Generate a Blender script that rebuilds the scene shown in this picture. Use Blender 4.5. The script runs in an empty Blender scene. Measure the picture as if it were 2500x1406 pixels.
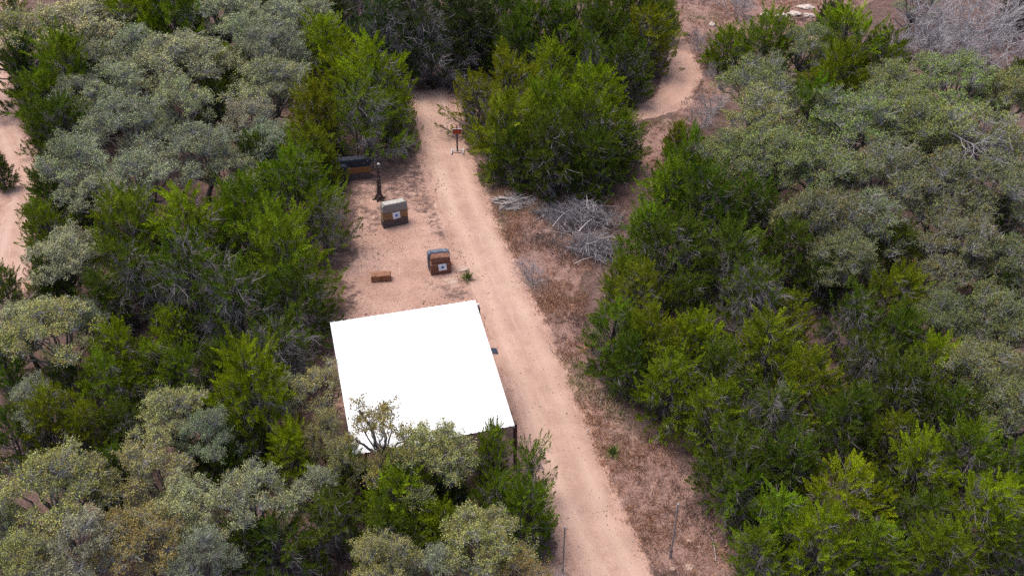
import bpy, bmesh, math, random
import numpy as np
from mathutils import Vector, Matrix

R_ = math.radians
scene = bpy.context.scene
col = scene.collection

# ------------------------------------------------------------------ camera
CAM_H, PITCH, FPX, PW, PH = 28.0, 36.0, 2400.0, 2500.0, 1406.0
cd = bpy.data.cameras.new('camera')
cd.sensor_fit = 'HORIZONTAL'
cd.sensor_width = 36.0
cd.lens = 36.0 * FPX / PW
cd.clip_end = 2000
cam = bpy.data.objects.new('camera', cd)
cam.location = (0, 0, CAM_H)
cam.rotation_euler = (R_(90 - PITCH), 0, 0)
col.objects.link(cam)
scene.camera = cam

# ------------------------------------------------------------------ light: bright overcast day
SUN_EL, SUN_AZ = 69.0, 300.0            # azimuth clockwise from +Y (away from the camera)
w = bpy.data.worlds.new('World')
scene.world = w
w.use_nodes = True
wn = w.node_tree.nodes
wl = w.node_tree.links
bg = wn['Background']
sky = wn.new('ShaderNodeTexSky')
sky.sky_type = 'NISHITA'
sky.sun_disc = False
sky.sun_elevation = R_(SUN_EL)
sky.sun_rotation = R_(SUN_AZ)
sky.air_density = 0.8
sky.dust_density = 4.0
sky.ozone_density = 0.6
wl.new(sky.outputs[0], bg.inputs[0])
bg.inputs[1].default_value = 0.15
sd = bpy.data.lights.new('sun', 'SUN')
sd.energy = 1.5
sd.angle = R_(34)
sd.color = (1.0, 0.95, 0.88)
so = bpy.data.objects.new('sun', sd)
az, el = R_(SUN_AZ), R_(SUN_EL)
sdir = Vector((math.sin(az) * math.cos(el), math.cos(az) * math.cos(el), math.sin(el)))
so.rotation_euler = sdir.to_track_quat('Z', 'Y').to_euler()
so.location = sdir * 100
col.objects.link(so)
scene.view_settings.view_transform = 'Standard'
scene.view_settings.look = 'None'
scene.view_settings.gamma = 1.0
scene.view_settings.exposure = 0.58
scene.cycles.max_bounces = 6
scene.cycles.diffuse_bounces = 2
scene.cycles.glossy_bounces = 2
scene.cycles.transmission_bounces = 3
scene.cycles.use_denoising = False

# ------------------------------------------------------------------ picture -> ground helper (how the place was surveyed)
_sp, _cp = math.sin(R_(PITCH)), math.cos(R_(PITCH))


def at(px, py, z=0.0):
    dx, dv = px - PW / 2, py - PH / 2
    d = np.array([dx, _cp * FPX - dv * _sp, -_sp * FPX - dv * _cp])
    t = (z - CAM_H) / d[2]
    return np.array([d[0] * t, d[1] * t, z])


def depth_scale(p):
    """pixels per metre at a point"""
    return FPX / (p[1] * _cp + (CAM_H - p[2]) * _sp)


def gz(x, y):
    return 0.10 * np.sin(x * .21 + 1) * np.cos(y * .17) + .035 * np.sin(x * .8 + y * .55)


# ------------------------------------------------------------------ mesh helpers
def mesh_np(name, V, F, attrs=None, smooth=False):
    V = np.asarray(V, np.float32)
    F = np.asarray(F, np.int32)
    k = F.shape[1]
    me = bpy.data.meshes.new(name)
    me.vertices.add(len(V))
    me.vertices.foreach_set('co', V.ravel())
    me.loops.add(F.size)
    me.loops.foreach_set('vertex_index', F.ravel())
    me.polygons.add(len(F))
    me.polygons.foreach_set('loop_start', np.arange(len(F), dtype=np.int32) * k)
    me.polygons.foreach_set('loop_total', np.full(len(F), k, np.int32))
    me.polygons.foreach_set('use_smooth', np.full(len(F), smooth))
    for an, av in (attrs or {}).items():
        a = me.attributes.new(an, 'FLOAT', 'POINT')
        a.data.foreach_set('value', np.asarray(av, np.float32))
    me.update(calc_edges=True)
    me.validate()
    return me


class Geo:
    """collects quads"""
    def __init__(s):
        s.V, s.F, s.A, s.n = [], [], [], 0

    def add(s, V, F, a=0.5):
        V = np.asarray(V, float).reshape(-1, 3)
        s.V.append(V)
        s.F.append(np.asarray(F, int).reshape(-1, 4) + s.n)
        s.A.append(np.broadcast_to(np.asarray(a, float), (len(V),)))
        s.n += len(V)

    def tube(s, P, rad, n=5, a=0.5, cap=True):
        P = np.asarray(P, float)
        rad = np.broadcast_to(np.asarray(rad, float), (len(P),))
        T = np.gradient(P, axis=0)
        T /= np.linalg.norm(T, axis=1, keepdims=True) + 1e-9
        ref = np.array([0, 0, 1.]) if abs(T[:, 2]).mean() < .8 else np.array([1., 0, 0])
        S = np.cross(T, ref)
        S /= np.linalg.norm(S, axis=1, keepdims=True) + 1e-9
        U = np.cross(S, T)
        th = np.linspace(0, 2 * np.pi, n, endpoint=False)
        V = P[:, None] + rad[:, None, None] * (np.cos(th)[None, :, None] * S[:, None] + np.sin(th)[None, :, None] * U[:, None])
        m = len(P)
        i = np.arange(m - 1)[:, None] * n
        j = np.arange(n)[None]
        jn = (j + 1) % n
        F = np.stack([i + j, i + jn, i + n + jn, i + n + j], -1).reshape(-1, 4)
        V = V.reshape(-1, 3)
        if cap and n == 4:
            F = np.vstack([F, [[3, 2, 1, 0]], [[(m - 1) * n + q for q in range(4)]]])
        elif cap and n == 6:
            b = (m - 1) * n
            F = np.vstack([F, [[3, 2, 1, 0], [5, 4, 3, 0], [b, b + 1, b + 2, b + 3], [b, b + 3, b + 4, b + 5]]])
        s.add(V, F, a)

    def prisms(s, A, B, ra, rb, a=0.5):
        A = np.asarray(A, float)
        B = np.asarray(B, float)
        n = len(A)
        if not n:
            return
        D = B - A
        D /= np.linalg.norm(D, axis=1, keepdims=True) + 1e-9
        ref = np.where(np.abs(D[:, 2:3]) < .85, np.array([[0, 0, 1.]]), np.array([[1., 0, 0]]))
        S = np.cross(D, ref)
        S /= np.linalg.norm(S, axis=1, keepdims=True) + 1e-9
        U = np.cross(S, D)
        ra = np.broadcast_to(np.asarray(ra, float), (n,))[:, None]
        rb = np.broadcast_to(np.asarray(rb, float), (n,))[:, None]
        V = np.zeros((n, 6, 3))
        for k in range(3):
            c, q = math.cos(2.0944 * k), math.sin(2.0944 * k)
            V[:, k] = A + ra * (c * S + q * U)
            V[:, 3 + k] = B + rb * (c * S + q * U)
        base = np.arange(n)[:, None] * 6
        F = np.concatenate([base + np.array([[k, (k + 1) % 3, 3 + (k + 1) % 3, 3 + k]]) for k in range(3)])
        av = np.repeat(np.broadcast_to(np.asarray(a, float), (n,)), 6)
        s.add(V.reshape(-1, 3), F, av)

    def blades(s, C, D, N, L, W, a):
        """kite shaped leaves: base C, direction D, facing N"""
        n = len(C)
        S = np.cross(D, N)
        S /= np.linalg.norm(S, axis=1, keepdims=True) + 1e-9
        L = np.broadcast_to(L, (n,))[:, None]
        W = np.broadcast_to(W, (n,))[:, None]
        M = C + D * L * .48
        V = np.stack([C, M + S * W * .5, C + D * L, M - S * W * .5], 1)
        F = np.arange(n * 4).reshape(n, 4)
        s.add(V.reshape(-1, 3), F, np.repeat(np.broadcast_to(a, (n,)), 4))

    def mesh(s, name, smooth=False):
        return mesh_np(name, np.vstack(s.V), np.vstack(s.F), {'v': np.concatenate(s.A)}, smooth)


def unit(X):
    return X / (np.linalg.norm(X, axis=-1, keepdims=True) + 1e-9)


def tag(o, label, cat, group=None, kind=None):
    if label:
        o['label'] = label
    if cat:
        o['category'] = cat
    if group:
        o['group'] = group
    if kind:
        o['kind'] = kind
    return o


def link(name, me, mat=None, parent=None, loc=None):
    o = bpy.data.objects.new(name, me)
    col.objects.link(o)
    if mat is not None and not me.materials:
        me.materials.append(mat)
    if parent is not None:
        o.parent = parent
    if loc is not None:
        o.location = loc
    return o


def empty(name, loc, rz=0.0):
    o = bpy.data.objects.new(name, None)
    o.empty_display_size = .2
    o.location = loc
    o.rotation_euler = (0, 0, rz)
    col.objects.link(o)
    return o


def box_bm(bm, c, s, bev=0.0, rot=None, seg=2):
    r = bmesh.ops.create_cube(bm, size=1.0)
    vs = r['verts']
    bmesh.ops.scale(bm, vec=s, verts=vs)
    if bev:
        es = list({e for v in vs for e in v.link_edges})
        q = bmesh.ops.bevel(bm, geom=es, offset=bev, segments=seg, affect='EDGES', profile=.5)
        vs = list({v for f in q['faces'] for v in f.verts} | {v for v in vs if v.is_valid})
    if rot is not None:
        bmesh.ops.rotate(bm, cent=(0, 0, 0), matrix=rot, verts=vs)
    bmesh.ops.translate(bm, vec=c, verts=vs)
    return vs


def bm_mesh(bm, name, smooth=False):
    me = bpy.data.meshes.new(name)
    bm.to_mesh(me)
    bm.free()
    if smooth:
        for p in me.polygons:
            p.use_smooth = True
    return me


def lumpy_block(name, sx, sy, sz, bev, seed, amp=.012, top_round=0.0):
    """a soft compressed block standing on z=0, densely divided and slightly uneven"""
    nx, ny, nz = max(3, int(sx / .06)), max(3, int(sy / .06)), max(3, int(sz / .06))
    bm = bmesh.new()
    bmesh.ops.create_cube(bm, size=1.0)
    bmesh.ops.subdivide_edges(bm, edges=bm.edges[:], cuts=max(nx, ny, nz), use_grid_fill=True)
    from mathutils import noise
    for v in bm.verts:
        p = Vector((v.co.x * sx, v.co.y * sy, v.co.z * sz))
        h = Vector((sx / 2, sy / 2, sz / 2))
        q = Vector([max(-h[i] + bev, min(h[i] - bev, p[i])) for i in range(3)])
        if top_round and p.z > 0:
            tb = top_round
            q = Vector([max(-h[i] + tb, min(h[i] - tb, p[i])) if i != 1 else q[1] for i in range(3)])
            b = tb
            dd = p - q
            if dd.length > 1e-6:
                m = max(abs(dd.x), abs(dd.z), abs(dd.y) * b / max(bev, 1e-3))
                dn = dd.normalized()
                p = q + Vector((dn.x * b, dn.y * bev, dn.z * b)) * min(1.0, m / b) if m > 0 else p
        else:
            dd = p - q
            if dd.length > 1e-6:
                m = max(abs(dd.x), abs(dd.y), abs(dd.z))
                p = q + dd.normalized() * m
        n = noise.noise_vector(p * 5 + Vector((seed * 7.3, seed * 3.1, 0))) * amp + noise.noise_vector(p * 17 + Vector((seed, 0, 3))) * amp * .6
        v.co = p + n
        v.co.z += sz / 2
    return bm_mesh(bm, name, True)


# ------------------------------------------------------------------ materials
def new_mat(name, rough=.85, spec=.2):
    m = bpy.data.materials.new(name)
    m.use_nodes = True
    nt = m.node_tree
    b = nt.nodes['Principled BSDF']
    b.inputs['Roughness'].default_value = rough
    b.inputs['Specular IOR Level'].default_value = spec
    return m, nt, b


def N(nt, t, **kw):
    n = nt.nodes.new(t)
    for k, v in kw.items():
        if k in n.inputs:
            n.inputs[k].default_value = v
        else:
            setattr(n, k, v)
    return n


def mixc(nt, fac, a, b, mode='MIX'):
    n = nt.nodes.new('ShaderNodeMix')
    n.data_type = 'RGBA'
    n.blend_type = mode
    for i, v in ((0, fac), (6, a), (7, b)):
        if isinstance(v, (tuple, list)):
            n.inputs[i].default_value = (*v, 1) if len(v) == 3 else v
        elif isinstance(v, (int, float)):
            n.inputs[i].default_value = v
        else:
            nt.links.new(v, n.inputs[i])
    return n.outputs[2]


def mth(nt, op, a, b=0.0, c=None):
    n = nt.nodes.new('ShaderNodeMath')
    n.operation = op
    for i, v in enumerate((a, b) if c is None else (a, b, c)):
        if isinstance(v, (int, float)):
            n.inputs[i].default_value = v
        else:
            nt.links.new(v, n.inputs[i])
    return n.outputs[0]


def ramp(nt, v, lo, hi):
    n = nt.nodes.new('ShaderNodeMapRange')
    n.interpolation_type = 'SMOOTHSTEP'
    nt.links.new(v, n.inputs[0])
    n.inputs[1].default_value = lo
    n.inputs[2].default_value = hi
    return n.outputs[0]


def noise(nt, scale, detail=4.0, rough=.6, vec=None):
    n = N(nt, 'ShaderNodeTexNoise')
    n.inputs['Scale'].default_value = scale
    n.inputs['Detail'].default_value = detail
    n.inputs['Roughness'].default_value = rough
    if vec is None:
        tc = N(nt, 'ShaderNodeTexCoord')
        vec = tc.outputs['Object']
    nt.links.new(vec, n.inputs['Vector'])
    return n.outputs['Fac']


def geo_pos(nt):
    return N(nt, 'ShaderNodeNewGeometry').outputs['Position']


def attr(nt, name):
    a = N(nt, 'ShaderNodeAttribute')
    a.attribute_name = name
    return a.outputs['Fac']


def leaf_mat(name, accent, spread=.55, trans=.2):
    """foliage: the tree's own colour (object colour), leaf to leaf variation, and a share (object alpha) of accent coloured leaves"""
    m = bpy.data.materials.new(name)
    m.use_nodes = True
    nt = m.node_tree
    nt.nodes.clear()
    oi = N(nt, 'ShaderNodeObjectInfo')
    v = attr(nt, 'v')
    k = mth(nt, 'MULTIPLY_ADD', v, 2 * spread, 1 - spread)
    comb = N(nt, 'ShaderNodeCombineColor')
    for i in range(3):
        nt.links.new(k, comb.inputs[i])
    c = mixc(nt, 1.0, oi.outputs['Color'], comb.outputs[0], 'MULTIPLY')
    wn_ = N(nt, 'ShaderNodeTexWhiteNoise', noise_dimensions='1D')
    nt.links.new(mth(nt, 'MULTIPLY', v, 917.0), wn_.inputs['W'])
    ln = noise(nt, 1.3, 2.0, .5, N(nt, 'ShaderNodeTexCoord').outputs['Object'])
    sel = mth(nt, 'LESS_THAN', mth(nt, 'MULTIPLY_ADD', ln, -.9, mth(nt, 'ADD', wn_.outputs[0], .45)), oi.outputs['Alpha'])
    c = mixc(nt, mth(nt, 'MULTIPLY', sel, .75), c, accent)
    d = N(nt, 'ShaderNodeBsdfDiffuse')
    t = N(nt, 'ShaderNodeBsdfTranslucent')
    nt.links.new(c, d.inputs[0])
    nt.links.new(c, t.inputs[0])
    mx = N(nt, 'ShaderNodeMixShader')
    mx.inputs[0].default_value = trans
    nt.links.new(d.outputs[0], mx.inputs[1])
    nt.links.new(t.outputs[0], mx.inputs[2])
    o = N(nt, 'ShaderNodeOutputMaterial')
    nt.links.new(mx.outputs[0], o.inputs[0])
    return m


def bark_mat(name, c1, c2):
    m, nt, b = new_mat(name, .9, .1)
    n = noise(nt, 6, 3)
    nt.links.new(mixc(nt, mth(nt, 'MULTIPLY_ADD', attr(nt, 'v'), .5, mth(nt, 'MULTIPLY', n, .6)), c1, c2), b.inputs['Base Color'])
    return m


M_CEDAR = leaf_mat('cedar_foliage', (0.26, 0.21, 0.03), .7, .15)
M_OAK = leaf_mat('oak_foliage', (0.36, 0.21, 0.055), .8, .08)
M_BARK_J = bark_mat('cedar_bark', (.07, .055, .05), (.17, .14, .125))
M_BARK_O = bark_mat('oak_bark', (.08, .07, .065), (.20, .185, .17))
M_TWIG_J = bark_mat('cedar_twig', (.11, .095, .095), (.30, .275, .275))
M_TWIG_O = bark_mat('oak_twig', (.20, .19, .185), (.46, .45, .44))
M_BARE = bark_mat('bare_wood', (.11, .095, .10), (.46, .43, .44))
M_PALE = bark_mat('weathered_wood', (.20, .17, .16), (.46, .41, .39))

# ------------------------------------------------------------------ tree models
def bez(a, b, c, n):
    t = np.linspace(0, 1, n)[:, None]
    return (1 - t) ** 2 * a + 2 * t * (1 - t) * b + t * t * c


def cedar_model(seed, R=2.3, H=5.0, nb=36, plumes=14, sprays=125, skirt=.10, bare=1.0, tall=1.0, tuft=1.0):
    rg = np.random.default_rng(seed)
    tr, cr, tw = Geo(), Geo(), Geo()
    lean = rg.normal(0, .12, 2)
    # several stems from the root
    for k in range(rg.integers(2, 4)):
        a = rg.uniform(0, 6.28)
        q = np.array([math.cos(a), math.sin(a), 0]) * .5
        P = bez(q * .25 + [0, 0, -.15], q * .9 + [0, 0, H * .45], np.array([lean[0], lean[1], H * .9]) + q * rg.uniform(-.6, .8), 8)
        P += rg.normal(0, .035, P.shape)
        tr.tube(P, np.linspace(.13, .025, 8) * rg.uniform(.7, 1.1), 6, .2)
    lob = rg.uniform(0, 6.28, 3)
    for k in range(nb):
        t = skirt + (1 - skirt) * ((k + rg.uniform(0, 1)) / nb) ** .9
        a = k * 2.39996 + rg.normal(0, .35)
        env = R * (max(0.0, 1 - t ** (2.1 * tall))) ** .62 * (.72 + .28 * min(1, t / .3))
        env *= 1 + .16 * math.sin(2 * a + lob[0] + 3 * t) + .10 * math.sin(5 * a + lob[1])
        env *= rg.uniform(.62, 1.14)
        out = np.array([math.cos(a), math.sin(a), 0])
        tip = out * env + [lean[0] * t, lean[1] * t, H * t * rg.uniform(.94, 1.04)]
        z0 = max(.25, tip[2] * .62 - .35 * env)
        org = np.array([lean[0] * .5, lean[1] * .5, z0]) + out * .08
        ctl = org * .45 + tip * .55 - [0, 0, .18 * env]
        P = bez(org, ctl, tip, 7)
        P[1:-1] += rg.normal(0, .05, (5, 3))
        tr.tube(P, np.linspace(.045, .012, 7), 4, .5, False)
        # foliage plumes at and behind the end of the bough
        big = rg.uniform(.75, 1.25)
        m = int(plumes * big)
        vb = rg.uniform(-.2, .2)
        for _ in range(m):
            u = rg.uniform(.5, 1.0)
            p = P[0] * 0 + np.array([np.interp(u * 6, np.arange(7), P[:, i]) for i in range(3)])
            off = rg.normal(0, 1, 3) * np.array([.33, .33, .22]) * big
            p = p + off
            L = rg.uniform(.42, .85) * (1.0 if t < .85 else 1.2) * tuft
            ax = unit(out * rg.uniform(.3, 1.0) + np.array([0, 0, rg.uniform(.1, .95) + .5 * t * t]) + rg.normal(0, .28, 3))
            n = int(sprays * rg.uniform(.7, 1.2))
            uu = rg.uniform(0, 1, n) ** .8
            rd = unit(rg.normal(0, 1, (n, 3)))
            rd = unit(rd - (rd @ ax)[:, None] * ax)
            C = p + ax * (uu * L)[:, None] + rd * ((1 - uu) * .13 * rg.uniform(.2, 1, n) * tuft)[:, None]
            D = unit(ax * (.55 + .5 * uu)[:, None] + rd * (.95 - .6 * uu)[:, None] + rg.normal(0, .15, (n, 3)))
            Nn = unit(np.cross(D, rg.normal(0, 1, (n, 3))))
            vv = np.clip(.5 + vb + rg.normal(0, .12) + rg.normal(0, .12, n), .02, .98)
            cr.blades(C, D, Nn, rg.uniform(.08, .16, n), rg.uniform(.02, .036, n), vv)
        # grey twigs, mostly on the inner and lower boughs
        nt_ = int(20 * bare * (1.5 - t) * rg.uniform(.5, 1.3))
        if nt_ > 0:
            u = rg.uniform(.15, .95, nt_) * 6
            A = np.stack([np.interp(u, np.arange(7), P[:, i]) for i in range(3)], 1)
            D = unit(out * rg.uniform(.3, 1.2, (nt_, 1)) + rg.normal(0, .6, (nt_, 3)) + [0, 0, .1])
            L = rg.uniform(.3, .95, nt_)[:, None]
            B = A + D * L
            v = rg.uniform(0, 1, nt_)
            tw.prisms(A, B, .016, .008, v)
            for _ in range(3):
                s = rg.uniform(.35, .95, (nt_, 1))
                A2 = A + (B - A) * s
                D2 = unit(D + rg.normal(0, .55, D.shape))
                tw.prisms(A2, A2 + D2 * L * rg.uniform(.3, .7, (nt_, 1)), .009, .004, v)
    i = str(seed)
    return tr.mesh('cedar_trunk_' + i, True), cr.mesh('cedar_crown_' + i), tw.mesh('cedar_twigs_' + i)


def oak_model(seed, R=2.6, H=5.4, lobes=17, clumps=52, leaves=26, bare=1.0, leaf=1.0, flat=1.0, fork_h=.26, base=.56):
    rg = np.random.default_rng(seed + 100)
    tr, cr, tw = Geo(), Geo(), Geo()
    cz = H * base
    fork = np.array([rg.normal(0, .15), rg.normal(0, .15), H * fork_h])
    P = bez(np.array([0, 0, -.2]), np.array([rg.normal(0, .2), rg.normal(0, .2), H * .12]), fork, 6)
    tr.tube(P, np.linspace(.18, .12, 6), 8, .2)
    C = []
    for k in range(lobes):
        for _try in range(30):
            a = k * 2.39996 + rg.normal(0, .4)
            s = math.sqrt((k + .5) / lobes)
            r = R * s * rg.uniform(.72, 1.08) * .88
            z = cz + (H - cz - .55) * math.sqrt(max(0, 1 - (r / R) ** 2)) * rg.uniform(.55, 1.15) * flat - (1.1 * rg.uniform(0, 1) if s > .7 else 0)
            c = np.array([r * math.cos(a), r * math.sin(a), z])
            if not C or min(np.linalg.norm((c - q) * [1, 1, .8]) for q in C) > .85:
                break
        C.append(c)
    nl = rg.integers(5, 8)
    for k, c in enumerate(C):
        a = rg.uniform(.45, .95) * (R / 2.6)
        # limb to the lobe, crooked
        base = c - [0, 0, a * .45]
        mid = fork * .5 + base * .5 + rg.normal(0, .22, 3) - [0, 0, .12]
        P = bez(fork + rg.normal(0, .05, 3), mid, base, 9)
        P[1:-1] += rg.normal(0, .07, (7, 3))
        tr.tube(P, np.linspace(.085, .03, 9) * rg.uniform(.7, 1.2), 5, .55, False)
        cl = int(clumps * (a / .82) ** 2)
        d = unit(rg.normal(0, 1, (cl * 2, 3)))
        d = d[d[:, 2] > -.42][:cl]
        rr = a * rg.uniform(.45, 1.0, len(d)) * np.where(rg.random(len(d)) < .25, rg.uniform(1.1, 1.45, len(d)), 1)
        Q = c + d * rr[:, None] * [1, 1, .82]
        vb = rg.uniform(-.12, .12)
        for q, dq in zip(Q, d):
            n = int(leaves * rg.uniform(.55, 1.3))
            X = q + rg.normal(0, 1, (n, 3)) * [.095, .095, .07]
            D = unit(rg.normal(0, 1, (n, 3)) + dq * .5)
            Nn = unit(rg.normal(0, .7, (n, 3)) + dq * .5 + [0, 0, .5])
            vv = np.clip(.5 + vb + rg.normal(0, .09) + rg.normal(0, .2, n), .02, .98)
            cr.blades(X, D, Nn, rg.uniform(.065, .12, n) * leaf, rg.uniform(.036, .056, n) * leaf, vv)
        # grey twigs reaching through the lobe
        sel = rg.random(len(Q)) < min(1, .9 * bare)
        Qs = Q[sel]
        A = np.repeat(base[None], len(Qs), 0) + rg.normal(0, .1, (len(Qs), 3))
        Mi = (A + Qs) / 2 + rg.normal(0, .12, Qs.shape)
        En = Qs + unit(Qs - A) * rg.uniform(-.05, .18, (len(Qs), 1))
        v = rg.uniform(0, 1, len(Qs))
        tw.prisms(A, Mi, .017, .012, v)
        tw.prisms(Mi, En, .012, .005, v)
        for _ in range(int(3 * bare)):
            D2 = unit((En - Mi) + rg.normal(0, .35, En.shape))
            S = Mi + (En - Mi) * rg.uniform(0, .9, (len(Qs), 1))
            tw.prisms(S, S + D2 * rg.uniform(.15, .45, (len(Qs), 1)), .008, .004, v)
    i = str(seed)
    return tr.mesh('oak_trunk_' + i, True), cr.mesh('oak_crown_' + i), tw.mesh('oak_twigs_' + i)


def grow(geo, rg, p, d, L, r, depth, spread, up, kinks=3, kids=4):
    P = [p]
    dd = d
    for k in range(kinks):
        dd = unit(dd + rg.normal(0, .22, 3) + [0, 0, up])
        P.append(P[-1] + dd * L / kinks)
    P = np.array(P)
    v = float(np.clip(.3 + .18 * (4 - depth) + rg.normal(0, .15), 0, 1))
    if r > .02:
        geo.tube(P, np.linspace(r, r * .6, len(P)), 5, v, False)
    else:
        geo.prisms(P[:-1], P[1:], np.linspace(r, r * .7, kinks), np.linspace(r * .85, r * .5, kinks), v)
    if depth <= 0:
        return
    for k in range(kids):
        u = rg.uniform(.3, 1.0)
        q = np.array([np.interp(u * kinks, np.arange(kinks + 1), P[:, i]) for i in range(3)])
        nd = unit(unit(P[-1] - P[0]) + rg.normal(0, spread, 3))
        grow(geo, rg, q, nd, L * rg.uniform(.5, .8), r * .58, depth - 1, spread, up, kinks, kids)


def bare_model(seed, stems=7, L=2.2, r=.05, depth=3, spread=.7, up=.06, kids=5, open_=.75):
    rg = np.random.default_rng(seed + 300)
    g = Geo()
    for k in range(stems):
        a = k * 6.283 / stems + rg.normal(0, .4)
        d = unit(np.array([math.cos(a) * open_, math.sin(a) * open_, 1.0]) + rg.normal(0, .15, 3))
        grow(g, rg, np.array([math.cos(a) * .1, math.sin(a) * .1, -.1]), d, L * rg.uniform(.75, 1.2), r * rg.uniform(.7, 1.2), depth, spread, up, 3, kids)
    return g.mesh('bare_branches_' + str(seed))


CEDARS = [cedar_model(1), cedar_model(2, bare=1.2), cedar_model(3, nb=30, tall=1.35), cedar_model(4, nb=42, skirt=.06, bare=.7),
          cedar_model(5, nb=32, plumes=13, bare=1.6), cedar_model(6, nb=38, tall=.85, tuft=1.1), cedar_model(7, nb=27, plumes=17, tall=1.1, tuft=1.15), cedar_model(8, nb=34, plumes=12, tall=.95, tuft=.9)]
CEDAR_OPEN = [cedar_model(11, nb=22, plumes=9, bare=1.2), cedar_model(12, nb=24, plumes=8, bare=1.6)]
CEDAR_DRY = [cedar_model(21, nb=30, plumes=8, bare=2.8), cedar_model(22, nb=32, plumes=9, bare=2.2, tall=.9)]
BUSHES = [cedar_model(31, R=2.4, H=4.2, nb=60, plumes=9, skirt=.04, bare=.3, tall=1.4, tuft=.8)]
OAKS = [oak_model(1), oak_model(2, lobes=15, bare=1.6), oak_model(3, lobes=20, flat=.85), oak_model(4, lobes=17, bare=1.3), oak_model(5, lobes=14, bare=1.2, clumps=40)]
OAK_OPEN = [oak_model(11, lobes=13, clumps=32, leaves=26, bare=.8, flat=1.2), oak_model(12, lobes=15, clumps=30, leaves=26, flat=1.1)]
OAK_HIGH = [oak_model(13, R=1.9, H=5.4, lobes=11, clumps=46, leaves=26, bare=.7, leaf=1.1, fork_h=.5, base=.66)]
OAK_OLIVE = [oak_model(21, lobes=25, clumps=48, leaves=27, bare=.9), oak_model(22, lobes=26, clumps=46, leaves=27, bare=1.0, flat=.9),
             oak_model(23, lobes=20, clumps=40, leaves=24, bare=1.3), oak_model(24, lobes=18, clumps=44, leaves=24, bare=1.1)]
LIMBS = []
for _k in range(3):
    _g = Geo()
    _r = np.random.default_rng(60 + _k)
    for _d in ((-.7, -.5, .25), (.6, -.6, .3), (.1, -.4, .9))[:2 + _k % 2]:
        grow(_g, _r, np.zeros(3), unit(np.array(_d)), .95, .036, 3, .6, .0, 4, 3)
    LIMBS.append(_g.mesh('dead_limb_%d' % _k))
BARES = [bare_model(1), bare_model(2, stems=6, spread=.8), bare_model(3, stems=8, open_=1.0)]

# ------------------------------------------------------------------ tree list: kind, crown centre and width as surveyed, colour key, label
PAL = {
    'b': (.255, .345, .013, .14), 'm': (.160, .240, .014, .09), 'd': (.096, .146, .016, .05), 'y': (.205, .240, .013, .18), 'k': (.060, .092, .025, .02),
    'g': (.295, .325, .175, .06), 'p': (.380, .405, .200, .09), 't': (.355, .370, .120, .20), 'o': (.350, .295, .095, .36), 'v': (.235, .280, .080, .09), 'w': (.168, .192, .074, .09),
}
TREES = []
exec_list = TREES.append


def T(kind, x, y, w_, c, label, h=None):
    TREES.append((kind, x, y, w_, c, label, h))


# upper left corner: oaks by the narrow path
T('O', 45, 120, 230, 't', 'tan tipped live oak cut by the left edge near the top corner')
T('O', 175, 70, 230, 'p', 'broad pale oak near the top left corner, right of the tan tipped oak')
T('O', 225, 120, 130, 't', 'small rusty tipped oak below the pale corner oak, above dark cedars')
T('J', 28, 20, 75, 'b', 'tiny bright cedar beside the path in the top left corner')
T('J', 75, 190, 150, 'd', 'dark cedar in shade under the corner oaks, beside the left path')
T('J', 170, 160, 130, 'd', 'dark low cedar squeezed between corner oaks and grey oak grove')
T('O', 245, 8, 120, 't', 'oak with orange tips at the top edge behind the pale corner oak')
T('J', 335, 45, 190, 'b', 'bright green cedar at the top left between pale oaks')
T('J', 430, 60, 170, 'm', 'green cedar right of the bright one between the two top left oak clumps')
T('J', 372, 110, 120, 'b', 'small bright cedar bulging in front of the top left cedar pair')
T('J', 290, 20, 90, 'm', 'small cedar at the top edge, left of the bright cedar')
T('O', 540, 42, 180, 'p', 'pale domed oak at the top, right of the top left cedars')
T('O', 600, 105, 120, 'g', 'small grey oak just below the pale domed oak at the top')
T('J', 600, 12, 120, 'm', 'cedar on the top edge behind the pale domed oak')
T('JD', 680, 10, 150, 'k', 'dark cedar on the top edge left of the twin pale oaks')
T('J', 790, 22, 140, 'd', 'dark cedar on the top edge behind the twin pale oaks')
T('O', 690, 70, 150, 'p', 'left one of the twin pale oaks near the top')
T('O', 760, 60, 130, 'p', 'right one of the twin pale oaks near the top')
T('O', 655, 125, 140, 'g', 'yellowish grey oak in front of the twin pale oaks')
# cedars along the left path
T('J', 175, 200, 170, 'm', 'green cedar above the path, against the upper grey oak grove')
T('J', 108, 255, 140, 'm', 'green cedar overhanging the right side of the left path at its top bend')
T('J', 112, 322, 110, 'd', 'dark green cedar leaning over the left path below its top bend')
T('J', 160, 320, 140, 'd', 'darker cedar in front of the grey oak grove, left of its centre')
T('J', 215, 195, 80, 'b', 'small bright cedar poking out at the top of the grey oak grove')
# the big grove of grey oaks
T('O', 255, 175, 170, 'g', 'grey oak at the upper left of the big oak grove')
T('O', 325, 140, 150, 'g', 'grey oak at the very top of the big oak grove')
T('O', 445, 155, 190, 'g', 'wide grey oak at the upper right of the big oak grove')
T('O', 200, 240, 140, 'g', 'grey oak on the left rim of the oak grove above dark cedars')
T('O', 285, 235, 170, 'g', 'grey oak left of the dark gap in the middle of the grove')
T('O', 440, 265, 150, 'p', 'round pale oak right of the dark gap in the grove')
T('O', 310, 325, 200, 'g', 'large grey oak in the centre of the grove with sunken dark trunk')
T('O', 665, 225, 185, 'g', 'umbrella shaped grey oak with dark trunk among bright cedars')
T('O', 725, 160, 90, 'g', 'small grey oak tucked left of the bright cedar ridge')
T('J', 540, 190, 130, 'y', 'olive cedar between the wide grey oak and the umbrella oak')
T('J', 530, 262, 110, 'd', 'dark olive cedar in the hollow left of the umbrella oak')
T('J', 600, 180, 90, 'y', 'small cedar in the gap just left of the umbrella oak')
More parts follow.
